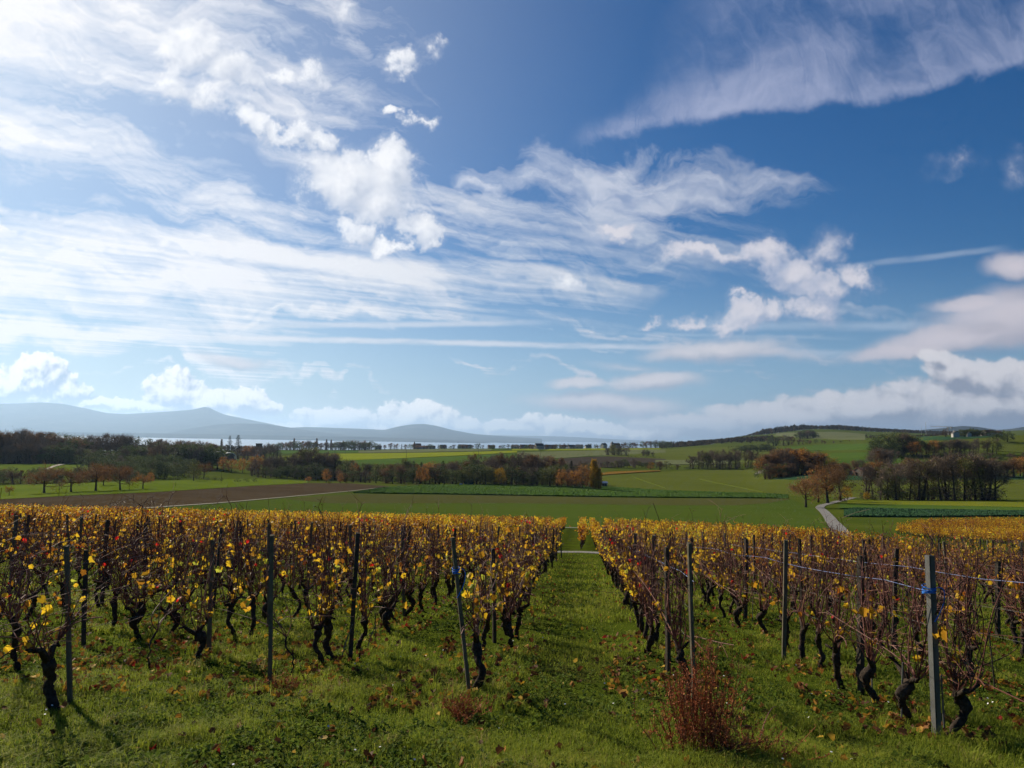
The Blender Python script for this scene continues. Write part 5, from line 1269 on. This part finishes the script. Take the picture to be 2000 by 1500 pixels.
# how large each one shows: nearest first, those at the lane edge count double (nothing stands before them)
def show(s):
    d = math.hypot(s[3], s[4]); return d*(.62 if (s[1] == 0) else 1.0)
spots.sort(key=show)
near, rest = spots[:300], spots[300:]
side_word = {'left': 'left of the lane', 'right': 'right of the lane'}
def leaf_words(n): return 'almost leafless' if n < 7 else ('few-leaved' if n < 15 else ('sparsely yellow-leaved' if n < 33 else 'yellow-leaved'))
for s in near:
    side, k, n, x, y, u = s
    rg = np.random.default_rng(int(abs(x)*1000+y*77))
    if k == 0 and y > 10.5: pool = [9, 10, 11, 12, 13, 15, 16, 14]
    elif side == 'right' and y < 12: pool = [0, 1, 2, 6, 7, 3]
    elif k <= 3 and y < 13: pool = [1, 2, 3, 4, 5, 7, 8] if side == 'left' else [0, 1, 2, 3, 6]
    elif y < 17: pool = [2, 3, 4, 5, 8, 14, 17, 7]
    else: pool = [8, 9, 10, 11, 13, 14, 16, 17, 5]
    q = int(rg.choice(pool)); T, Cn, Lf, leafy, hue = VP[q]
    h = g1(x, y)
    row = ORD[k]+' row' if k else 'row'
    if n < 20:
        lab = f'{leaf_words(leafy)} vine, {ORD[n]} from the near end of the {row} {side_word[side]}'
    else:
        lab = f'vine far along the {row} {side_word[side]}, past its first twenty vines'
    root = link('grapevine', None, None, lab, 'grapevine', f'grapevines in the {row} {side_word[side]}', None, (x, y, h), (rg.normal(0, .04), rg.normal(0, .05), rg.choice([0, math.pi])+rg.normal(0, .25)), (1, 1, rg.uniform(.94, 1.06)))
    root.empty_display_size = .2
    link('trunk', T, root); link('canes', Cn, root); link('leaves', Lf, root)
for q, (px, py, lab) in enumerate([(300, 1312, 'thin young replanted vine standing alone left of the tall grey posts'), (562, 1322, 'thin young replanted vine right of the pale grey post at the row front'), (1668, 1330, 'thin young vine behind the right pair of posts')]):
    x, y = hit(px, py); r = link('grapevine', None, None, lab, 'grapevine', 'young replanted vines', None, (x, y, g1(x, y)), (0, 0, q*1.3))
    for nm, me in zip(('trunk', 'canes', 'leaves'), YOUNG): link(nm, me, r)

# --- every vine farther off, as one mass
def far_vines():
    rg = np.random.default_rng(99); lib = []
    for q in range(14):
        tr, ca, lf = vine_proto(800+q, ([12, 18, 24, 30, 22, 16, 36][q % 7] if q < 7 else [60, 75, 90, 105, 70, 85, 80][q % 7]), [.40, .48, .36, .50, .43, .34, .46][q % 7], 1, height=1.45)
        lib.append((tr, ca, lf))
    pts = [(s[3], s[4], 0) for s in rest]
    far_left = lambda x: np.interp(x, [-95, -60, -30, 0, 20], [76, 84, 98, 107, 104])
    x = -96.0
    while x < 22:
        if abs(x+.25) > .4 or True:
            xr = x
            y = 51.0
            lim = float(far_left(x))
            if x > 10: lim = 104-(x-10)*1.6
            while y < lim:
                if in_view(xr, y, 30) and not (-1.3 < xr < .9 and not (-.5 < xr < .1)): pts.append((xr+rg.normal(0, .06), y, 0))
                y += rg.uniform(.8, 1.0)
        x += 1.9
    # middle single row and the block on the right beyond the lane
    y = 52.5
    while y < 104: pts.append((-.25+rg.normal(0, .05), y, 0)); y += rg.uniform(.8, 1.1)
    x = 34.0
    while x < 130:
        y = 60.0
        while y < 150:
            b = x*f0[0]+y*f0[1]; px = 1000+FOC*(x*r0[0]+y*r0[1])/b
            lo = np.interp(px, [1740, 1760, 1820, 2000, 2200], [112, 105, 89, 72, 62]); hi = np.interp(px, [1740, 1760, 1800, 2000, 2200], [112, 118, 132, 150, 158])
            if 1740 < px < 2090 and lo < b < hi: pts.append((x+rg.normal(0, .06), y, 1))
            y += rg.uniform(.85, 1.05)
        x += 1.9
    pts = np.array(pts); Z = ground(pts[:, 0], pts[:, 1]); k = np.where(pts[:, 1] < 48, rg.integers(0, 7, len(pts)), rg.integers(7, 14, len(pts)))
    out = {}
    for part, mat in ((0, m_vtrunk), (1, m_cane), (2, m_vleaf)):
        Vs, Fs, Ts, nb = [], {}, {}, 0
        for q in range(len(lib)):
            sel = np.where(k == q)[0]
            if not len(sel): continue
            L = lib[q][part]
            if part < 2: V0 = np.concatenate(L.v); gr = {kk: (np.concatenate([f for f, _ in v]), np.concatenate([t for _, t in v])) for kk, v in L.f.items()}
            else:
                V0 = np.concatenate(L.V); gr = {}
                for F, T in zip(L.G, L.T): gr[F.shape[1]] = (F, np.asarray(T))
            a = rg.normal(0, .3, len(sel))+math.pi*rg.integers(0, 2, len(sel)); ca_, sa = np.cos(a), np.sin(a)
            X = V0[None, :, 0]*ca_[:, None]-V0[None, :, 1]*sa[:, None]+pts[sel, 0][:, None]
            Y = V0[None, :, 0]*sa[:, None]+V0[None, :, 1]*ca_[:, None]+pts[sel, 1][:, None]
            Zz = V0[None, :, 2]*rg.uniform(.9, 1.08, len(sel))[:, None]+Z[sel][:, None]
            Vs.append(np.stack([X, Y, Zz], -1).reshape(-1, 3))
            for kk, (F, T) in gr.items():
                Fs.setdefault(kk, []).append((F[None]+(np.arange(len(sel))*len(V0))[:, None, None]+nb).reshape(-1, kk))
                tv = np.tile(T, (len(sel), 1))
                if part == 2: tv = np.where(tv > .94, tv-.4, np.clip(tv+(rg.normal(0, .10, len(sel))+.9*fbm(pts[sel, 0]*.12+60, pts[sel, 1]*.12+60, 5))[:, None], 0, .92))
                Ts.setdefault(kk, []).append(tv.ravel())
            nb += len(sel)*len(V0)
        out[part] = (np.concatenate(Vs), {kk: np.concatenate(v) for kk, v in Fs.items()}, np.concatenate([np.concatenate(Ts[kk]) for kk in Fs]), mat)
    V = np.concatenate([out[p][0] for p in range(3)]); nb = 0; groups, tone = [], []
    for p in range(3):
        for kk, F in out[p][1].items(): groups.append((F+nb, p))
        tone.append(out[p][2]); nb += len(out[p][0])
    link('distant_vines', mk_mesh('distant_vines', V, groups, [m_vtrunk, m_cane, m_vleaf], False, {'tone': np.concatenate(tone)}), None, 'golden brown mass of farther vine rows sloping down to the fields', 'vines', kind='stuff')
far_vines()

# ================================================================== posts, wires, stakes
def post_mesh(h, w, d, kind):
    mb = MB(); rg = np.random.default_rng(int(h*1000+w*9999))
    z = np.linspace(-.25, h, 9)
    if kind == 'metal':            # folded steel profile: web and two flanges
        for c, s in (((0, 0), (w, d*.35)), ((-w/2+.004, d*.55), (.010, d*1.3)), ((w/2-.004, d*.45), (.008, d))):
            mb.box((c[0], c[1], h/2-.12), (s[0], s[1], h+.25))
        for q in range(7): mb.box((-w/2-.003, 0, .25+q*.2), (.006, .02, .03), 0, 1, .2)
    else:
        V, F = [], []
        for q, zz_ in enumerate(z):
            for a, b in ((-1, -1), (1, -1), (1, 1), (-1, 1)):
                V.append((a*w/2*rg.uniform(.88, 1.1)+.006*math.sin(zz_*4), b*d/2*rg.uniform(.88, 1.1), zz_+(rg.uniform(-.012, .012) if q == 8 else 0)))
        for q in range(8):
            for e in range(4): F.append((q*4+e, q*4+(e+1) % 4, q*4+4+(e+1) % 4, q*4+4+e))
        F.append((32, 33, 34, 35)); mb.add(V, F)
    return mb.mesh('post', [{'metal': m_metal, 'dark': m_post_dark, 'grey': m_post}[kind]])
# posts one can tell apart at the front: (foot, top, width in photo px, kind, words)
FRONT = [
 ((137, 1372), (130, 1066), 9, 'grey', 'pale grey wooden post at the front left, beside the bent vine trunk'),
 ((163, 1262), (168, 1075), 8, 'dark', 'dark wooden post close behind the front left post'),
 ((408, 1276), (415, 1055), 9, 'grey', 'grey wooden post with flat top between the two young vines at left'),
 ((527, 1352), (531, 1045), 9, 'grey', 'straight pale grey post left of the red leaves'),
 ((684, 1288), (699, 1040), 10, 'dark', 'dark post leaning right, left of the grass lane'),
 ((917, 1360), (884, 1048), 9, 'grey', 'grey end post leaning left at the lane edge with blue cord'),
 ((966, 1255), (963, 1072), 8, 'dark', 'dark post behind the leaning end post at the lane edge'),
 ((1041, 1150), (1040, 1046), 6, 'dark', 'slim dark post in the lane side row, left of the lane'),
 ((1305, 1318), (1302, 1068), 9, 'dark', 'dark wooden post behind the front post right of the lane'),
 ((1356, 1396), (1346, 1060), 8, 'grey', 'slim grey front post right of the lane, rising from the red weed'),
 ((1456, 1212), (1457, 1052), 7, 'dark', 'dark slim post amid yellow leaves right of the lane'),
 ((1682, 1356), (1680, 1086), 11, 'dark', 'dark post left of the large steel end post'),
 ((1826, 1442), (1812, 1086), 13, 'metal', 'large grey steel end post at the front right with blue cord'),
 ((1949, 1252), (1948, 1097), 8, 'dark', 'dark post near the right edge of the photo'),
]
front_xy = []
for (fx, fy), (tx, ty), wpx, kind, lab in FRONT:
    x, y = hit(fx, fy); D = float(np.dot([x, y], f0[:2])); z = g1(x, y)
    d = ray(tx, ty); tp = np.array([0, 0, EYE])+D*d/float(d @ f0)
    v = Vector((tp[0]-x, tp[1]-y, tp[2]-z)); w = wpx/FOC*D
    me = post_mesh(v.length, w, w*.8, kind)
    o = link('vineyard_post', me, None, lab, 'post', 'posts at the near ends of the vine rows', None, (x, y, z), v.to_track_quat('Z', 'Y').to_euler())
    o.rotation_euler.rotate_axis('Z', .12 if kind == 'metal' else .2)
    front_xy.append((x, y, tp, v, z, D))
PM = [post_mesh(1.62, .06, .05, 'dark'), post_mesh(1.55, .055, .05, 'dark'), post_mesh(1.66, .055, .05, 'grey')]
for side, rows in (('left', ROWS_L), ('right', ROWS_R)):
    for k, x in enumerate(rows):
        rg = np.random.default_rng(20000+int(x*100)); y = START.get(x, 8.6)+(4.6 if k < 4 else 0); n = 0
        while y < 44.5:
            near_front = any(math.hypot(x-a, y-b) < 1.6 for a, b, *_ in front_xy)
            if in_view(x, y, 10) and not near_front and not (side == 'right' and x > 24):
                row = ORD[k]+' row' if k else 'row'
                lab = f'weathered dark post, {ORD[n]} inside the {row} {side_word[side]}'
                if k > 11: lab = f'weathered dark post among the farther vine rows {side_word[side]}'
                link('vineyard_post', PM[rg.integers(0, 3)], None, lab, 'post', f'posts inside the {row} {side_word[side]}' if k <= 11 else f'posts in the farther rows {side_word[side]}', None, (x+rg.normal(0, .05), y, g1(x, y)), (rg.normal(0, .035), rg.normal(0, .045), rg.uniform(0, 3)))
                n += 1
            y += rg.uniform(4.4, 5.2)
def wire(x0, y0, z0, y1, hgt, mat, name, lab, cat, r=.0016, x1=None, grp=None):
    ys = np.linspace(y0, y1, 40); xs = np.linspace(x0, x1 if x1 is not None else x0, 40)
    P = np.c_[xs, ys, ground(xs, ys)+hgt-.02*np.sin(np.linspace(0, 7*math.pi, 40))**2]; P[0, 2] = z0
    mb = MB(); mb.tube(P, r, 4, .5, False)
    return link(name, mb.mesh(name, [mat]), None, lab, cat, grp)
for side, rows in (('left', ROWS_L[:4]), ('right', ROWS_R[:4])):
    for k, x in enumerate(rows):
        ends = sorted((q[1], q[0]) for q in front_xy if abs(q[0]-x) < .45)
        y0, xs_ = (ends[0][0]+.13, ends[0][1]) if ends else (START[x], x)
        z = g1(xs_, y0); row = ORD[k]+' row' if k else 'row'
        for hh, nm in ((.66, 'lowest'), (.98, 'middle')):
            wire(xs_, y0-.1, z+hh, 46.5, hh, m_wire, 'trellis_wire', f'thin grey {nm} trellis wire of the {row} {side_word[side]}', 'wire', .0013, x, 'trellis wires of the nearest rows')
        top_m = m_cord if side == 'right' and k < 3 else m_wire
        wire(xs_, y0-.1, z+1.28, 46.5, 1.30, top_m, 'blue_cord' if top_m is m_cord else 'trellis_wire', f'blue and white twisted top cord of the {row} {side_word[side]}' if top_m is m_cord else f'thin grey top trellis wire of the {row} {side_word[side]}', 'cord' if top_m is m_cord else 'wire', .0028 if top_m is m_cord else .0013, x, 'trellis wires of the nearest rows')
# blue cord knotted round two end posts
for idx, t0, lab in ((12, .83, 'bright blue cord wound and hanging on the steel end post'), (5, .80, 'blue cord wound round the leaning grey end post')):
    x, y, tp, v, z, D = front_xy[idx]; w = (.055 if idx == 12 else .04); mb = MB()
    for q in range(4):
        c = np.array([x, y, z])+np.array(v)*(t0-q*.012)
        a = np.linspace(0, 2*math.pi, 13); mb.tube(np.c_[c[0]+w*np.cos(a), c[1]+w*np.sin(a), c[2]+.012*np.sin(a+q)], .005, 5, .5, False)
    c = np.array([x, y, z])+np.array(v)*t0
    cr_ = bez(c+r0*w, c+r0*(w+.10)+zz*.02, c+r0*(w+.07)-zz*.16, c+r0*.02-zz*.30, 10); mb.tube(cr_-f0*.04, .005, 5, .5, False)
    link('blue_cord', mb.mesh('blue_cord', [m_blue]), None, lab, 'cord')
# thin metal rods beside trunks
for q, (px, py, top, lean) in enumerate([(1845, 1430, 1325, -4), (1760, 1415, 1300, 6), (1703, 1372, 1320, 1), (1641, 1340, 1250, -1), (1568, 1282, 1245, 0), (1944, 1345, 1240, -9), (1470, 1215, 1145, 1), (662, 1290, 1222, 24), (714, 1268, 1222, 18), (733, 1255, 1200, -2)]):
    x, y = hit(px, py); D = float(np.dot([x, y], f0[:2])); hgt = (py-top)/FOC*D
    mb = MB(); dx = lean/FOC*D
    mb.tube([(0, 0, -.1), (dx*r0[0]*.5, dx*r0[1]*.5, hgt*.5), (dx*r0[0], dx*r0[1], hgt)], .008, 6)
    labs = ['thin metal rod just right of the steel end post', 'thin metal rod beside the knobbly trunk left of the steel end post', 'thin metal rod between the dark post and the steel end post', 'thin metal rod beside the vine left of the dark post', 'thin metal rod left of two short trunks right of the lane', 'thin leaning rod with reddish leaves near the right edge', 'slim rod beside a trunk amid yellow leaves', 'pale rod leaning right against the dark leaning post', 'pale rod leaning right of the hooked trunk', 'upright rust-coloured rod right of the hooked trunk']
    link('vine_stake', mb.mesh('vine_stake', [m_metal if q not in (5, 9) else m_post_dark]), None, labs[q], 'stake', 'stakes beside vine trunks', None, (x, y, g1(x, y)))

# ================================================================== grass, herbs and fallen leaves
def patchy(x, y, s, seed): return fbm(x*s+50, y*s+50, seed, 4)
ROWX = np.array(ROWS_L+ROWS_R)
def row_dist(x): return np.min(np.abs(x[:, None]-ROWX[None, :]), 1)
def scatter(n, d0, d1, pw, rg, m=90):
    u = rg.random(n); a = 1-pw; D = (d0**a+u*(d1**a-d0**a))**(1/a)
    px = rg.uniform(-m, 2000+m, n); t = (px-1000)/FOC
    return D*f0[0]+D*t*r0[0], D*f0[1]+D*t*r0[1], D
m_grass = leaf_mat('grass_blades', [(0, (.090, .110, .016)), (.35, (.165, .215, .022)), (.65, (.25, .30, .030)), (.85, (.33, .34, .045)), (1, (.30, .25, .09))], .45, .7, 0)
m_herb = leaf_mat('meadow_herbs', [(0, (.050, .078, .014)), (.5, (.10, .150, .022)), (.85, (.16, .21, .030)), (1, (.17, .18, .03))], .4, .85, 0)
m_litter = leaf_mat('fallen_leaves', [(0, (.05, .022, .012)), (.3, (.13, .055, .022)), (.5, (.26, .11, .03)), (.65, (.40, .20, .03)), (.8, (.60, .38, .03)), (.93, (.42, .32, .20)), (1, (.30, .03, .02))], .25, .7, 0)
def grass_mesh(n, d0, d1, pw, hs, ws, seed):
    rg = np.random.default_rng(seed); x, y, D = scatter(n, d0, d1, pw, rg)
    p = patchy(x, y, .55, 3); p2 = patchy(x, y, 2.2, 7); rd = row_dist(x)
    keep = rg.random(n) < np.clip(.75+1.5*p+.8*p2-.45*(rd < .30)*(y > 8), .12, 1)
    x, y, D, p, p2, rd = (q[keep] for q in (x, y, D, p, p2, rd)); n = len(x); z = ground(x, y)
    h = rg.uniform(*hs, n)*np.clip(1+1.7*p+1.3*p2, .45, 1.9); w = rg.uniform(*ws, n)
    az = rg.uniform(0, 6.283, n); bend = rg.uniform(.15, 1.0, n)*h
    dx, dy = np.cos(az), np.sin(az); sx, sy = -dy, dx
    B = np.stack([x, y, z-.005], -1)
    s = np.stack([sx, sy, 0*sx], -1)*w[:, None]/2
    d = np.stack([dx, dy, 0*dx], -1)
    M = B+d*(bend*.35)[:, None]+np.stack([0*x, 0*x, h*.62], -1); T = B+d*bend[:, None]+np.stack([0*x, 0*x, h*np.clip(1-.35*bend/h, .5, 1)], -1)
    V = np.stack([B-s, B+s, M+s*.8, M-s*.8, T], 1).reshape(-1, 3); b = np.arange(n)[:, None]*5
    tone = np.clip(.48+.9*p+.5*p2+rg.normal(0, .14, n), 0, .9); dry = rg.random(n) < .05; tone[dry] = rg.uniform(.88, 1, dry.sum())
    return V, b+np.array([[0, 1, 2, 3]]), b+np.array([[3, 2, 4]]), tone
parts = [grass_mesh(430000, 4.0, 15, 1.9, (.035, .085), (.0035, .007), 1), grass_mesh(170000, 14, 50, 1.7, (.05, .11), (.010, .022), 2)]
def tufts(n, seed):
    """taller clumps standing out of the sward"""
    rg = np.random.default_rng(seed); x, y, D = scatter(n, 4.1, 22, 1.5, rg); k = patchy(x, y, .55, 3) > -.04; x, y, D = x[k], y[k], D[k]; m = 46
    X = np.repeat(x, m)+rg.normal(0, .045, len(x)*m); Y = np.repeat(y, m)+rg.normal(0, .045, len(x)*m); n = len(X)
    h = rg.uniform(.07, .17, n)*np.repeat(rg.uniform(.6, 1.35, len(x)), m); w = rg.uniform(.004, .008, n)*np.repeat(np.clip(D/8, .8, 2), m); az = rg.uniform(0, 6.283, n); bend = rg.uniform(.3, 1.1, n)*h
    d = np.stack([np.cos(az), np.sin(az), 0*az], -1); s = np.stack([-np.sin(az), np.cos(az), 0*az], -1)*w[:, None]/2; B = np.stack([X, Y, ground(X, Y)-.005], -1); up = np.array([0, 0, 1.0])
    M = B+d*(bend*.35)[:, None]+up*(h*.62)[:, None]; T = B+d*bend[:, None]+up*(h*np.clip(1-.35*bend/h, .5, 1))[:, None]
    b = np.arange(n)[:, None]*5
    return np.stack([B-s, B+s, M+s*.8, M-s*.8, T], 1).reshape(-1, 3), b+np.array([[0, 1, 2, 3]]), b+np.array([[3, 2, 4]]), np.clip(np.repeat(rg.normal(.55, .2, len(x)), m)+rg.normal(0, .12, n), 0, 1)
parts.append(tufts(1500, 77))
V = np.concatenate([q[0] for q in parts]); offs = np.cumsum([0]+[len(q[0]) for q in parts])
Q4 = np.concatenate([q[1]+o for q, o in zip(parts, offs)]); Q3 = np.concatenate([q[2]+o for q, o in zip(parts, offs)]); tn = np.concatenate([q[3] for q in parts])
link('grass', mk_mesh('grass', V, [(Q4, 0), (Q3, 0)], [m_grass], False, {'tone': np.concatenate([tn, tn])}), None, 'short green meadow grass with taller tufts between the vine rows', 'grass', kind='stuff')

rg = np.random.default_rng(21)
x, y, D = scatter(9000, 4.2, 30, 1.7, rg); p = patchy(x, y, .8, 15)
k = p > .05; x, y, D = x[k], y[k], D[k]
m = 7; X = np.repeat(x, m)+rg.normal(0, .035, len(x)*m); Y = np.repeat(y, m)+rg.normal(0, .035, len(x)*m)
Z = ground(X, Y)+rg.uniform(.01, .075, len(X))
C = Cloud(); C.add(leaves(np.c_[X, Y, Z], rg.uniform(.022, .05, len(X))*np.repeat(np.clip(D/9, 1, 2), m), rg, OVAL, .3, 1.4), 0)
t = np.clip(np.repeat(rg.normal(.5, .2, len(x)), m)+rg.normal(0, .1, len(X)), 0, 1); C.T = [t for _ in C.T]
link('herbs', C.mesh('herbs', [m_herb]), None, 'small broad-leaved green herbs growing in the grass', 'herbs', kind='stuff')

x, y, D = scatter(26000, 4.2, 44, 1.35, rg); rd = row_dist(x)
k = rg.random(len(x)) < np.where((rd < .75) & (y > 7), .75, .05)*np.clip(.6+2.6*patchy(x, y, .9, 31), .04, 1.0)
x, y, D = x[k], y[k], D[k]; z = ground(x, y)+rg.uniform(.02, .06, len(x))
C = Cloud(); C.add(leaves(np.c_[x, y, z], rg.uniform(.04, .085, len(x)), rg, LOBED, .6, 1.2), 0)
t = rg.beta(1.7, 1.9, len(x))*.9; t[rg.random(len(x)) < .02] = 1.0; C.T = [t for _ in C.T]
link('fallen_leaves', C.mesh('fallen_leaves', [m_litter]), None, 'brown and yellow fallen vine leaves scattered on the grass', 'leaves', kind='stuff')

# daisies
m_petal = simple_mat('white_petals', (.70, .70, .70), (.85, .85, .83), 5.0, .6)
x, y, D = scatter(420, 4.3, 13, 1.6, rg); k = patchy(x, y, 1.1, 40) > .06; x, y = x[k], y[k]; z = ground(x, y)+rg.uniform(.05, .09, len(x))
a, b, c = rand_frames(len(x), rg, 2.0); P = np.c_[x, y, z]; th = np.arange(9)*2*math.pi/9
V = P[:, None, :]+.009*(np.cos(th)[None, :, None]*b[:, None, :]+np.sin(th)[None, :, None]*c[:, None, :])
link('daisies', mk_mesh('daisies', V.reshape(-1, 3), [(np.arange(len(x))[:, None]*9+np.arange(9)[None, :], 0)], [m_petal]), None, 'tiny white daisies dotted in the front grass', 'daisies', kind='stuff')

# the dried red weed at the post foot, and a lower one by the leaning post
m_dry = leaf_mat('dried_weed', [(0, (.15, .045, .020)), (.5, (.33, .105, .044)), (.85, (.46, .19, .08)), (1, (.45, .26, .13))], .2, .8, .2)
def weed(px, py, top, spread, n, label, seed, tall=0.0):
    rg = np.random.default_rng(seed); x, y = hit(px, py); D = float(np.dot([x, y], f0[:2])); H = (py-top)/FOC*D; S = spread/FOC*D
    st, hd = MB(), Cloud(); P, Tn = [], []
    for k in range(n):
        b = np.array([rg.normal(0, S*.21), rg.normal(0, S*.18), -.03]); h = H*rg.uniform(.35, .95)*(1-.35*min(1, abs(rg.normal(0, .5))))
        if k < 12 and tall: b[:2] = np.array([tall*S+rg.normal(0, .03), rg.normal(0, .05)]); h = H*rg.uniform(.9, 1.05)
        b[2] += g1(x+b[0], y+b[1])-g1(x, y)
        e = b+np.array([rg.normal(b[0]*.5, .06), rg.normal(0, .08), h]); c = bez(b, b+np.array([0, 0, h*.4]), e-np.array([0, 0, h*.3]), e, 6)
        st.tube(c, np.linspace(.004, .0018, 6), 4, rg.uniform(.3, .8), False)
        for q in range(rg.integers(2, 5)):
            i = rg.integers(1, 5); d = np.array([rg.normal(0, .07), rg.normal(0, .07), rg.uniform(.05, .18)]); st.tube([c[i], c[i]+d], [.0022, .0014], 3, rg.uniform(.3, .8), False)
            m = 10; tt = rg.random((m, 1)); P.append(c[i]+d*tt+rg.normal(0, .010, (m, 3)))
        m = 17; tt = rg.uniform(.35, 1, m); P.append(np.stack([np.interp(tt, np.linspace(0, 1, 6), c[:, j]) for j in range(3)], -1)+rg.normal(0, .011, (m, 3)))
    P = np.concatenate(P); hd.add(cards(P, rg.uniform(.010, .026, len(P)), rg, .3, .8), np.clip(rg.normal(.5, .2, len(P)), 0, 1))
    root = link('dried_weed', None, None, label, 'weed', None, None, (x, y, g1(x, y)), (0, 0, math.atan2(r0[1], r0[0])))
    link('stems', st.mesh('stems', [m_dry]), root); link('seed_heads', hd.mesh('seed_heads', [m_dry]), root)
weed(1362, 1466, 1246, 155, 96, 'large rust-red dried weed clump at the front post right of the lane', 3, .10)
weed(905, 1404, 1350, 85, 26, 'small brown dried weed clump at the foot of the leaning end post', 4)
weed(1450, 1478, 1400, 130, 34, 'sparse reddish dried weed right of the large rust-red clump', 5)
weed(545, 1350, 1322, 60, 26, 'tiny brown dried weed by the pale grey post foot', 6)
# long bramble canes arching over the grass, lower right
for a, b, hh, lab in (((1340, 1492), (1470, 1430), .10, 'thin pruned cane arching up beside the rust-red weed'), ((1360, 1496), (1560, 1462), .07, 'long thin cane lying low in the grass at the bottom edge'), ((1480, 1470), (1520, 1390), .12, 'short thin cane rising from the grass right of the rust-red weed')):
    mb = MB(); A_ = np.array([*hit(*a), 0.]); B_ = np.array([*hit(*b), 0.]); A_[2] = g1(A_[0], A_[1])+.02; B_[2] = g1(B_[0], B_[1])+.05
    mb.tube(bez(A_, A_*.7+B_*.3+zz*hh*1.6, A_*.3+B_*.7+zz*hh, B_, 9), .0035, 4, .6, False)
    link('fallen_cane', mb.mesh('fallen_cane', [m_cane]), None, lab, 'cane', 'pruned canes in the grass')

# ================================================================== the air
def haze():
    m = bpy.data.materials.new('haze'); m.use_nodes = True; nt = m.node_tree
    for n in list(nt.nodes):
        if n.type != 'OUTPUT_MATERIAL': nt.nodes.remove(n)
    v = nt.nodes.new('ShaderNodeVolumePrincipled')
    v.inputs['Color'].default_value = HAZE_COL+(1,); v.inputs['Density'].default_value = HAZE_D
    v.inputs['Anisotropy'].default_value = .45
    nt.links.new(v.outputs[0], nt.nodes['Material Output'].inputs['Volume'])
    try: m.cycles.homogeneous_volume = True
    except Exception: pass
    mb = MB(); mb.box((0, 0, 449), (98000, 98000, 1102))
    me = mb.mesh('haze', [m])
    link('haze', me, None, 'thin bluish air haze over the whole valley and lake', 'haze', kind='stuff')
haze()
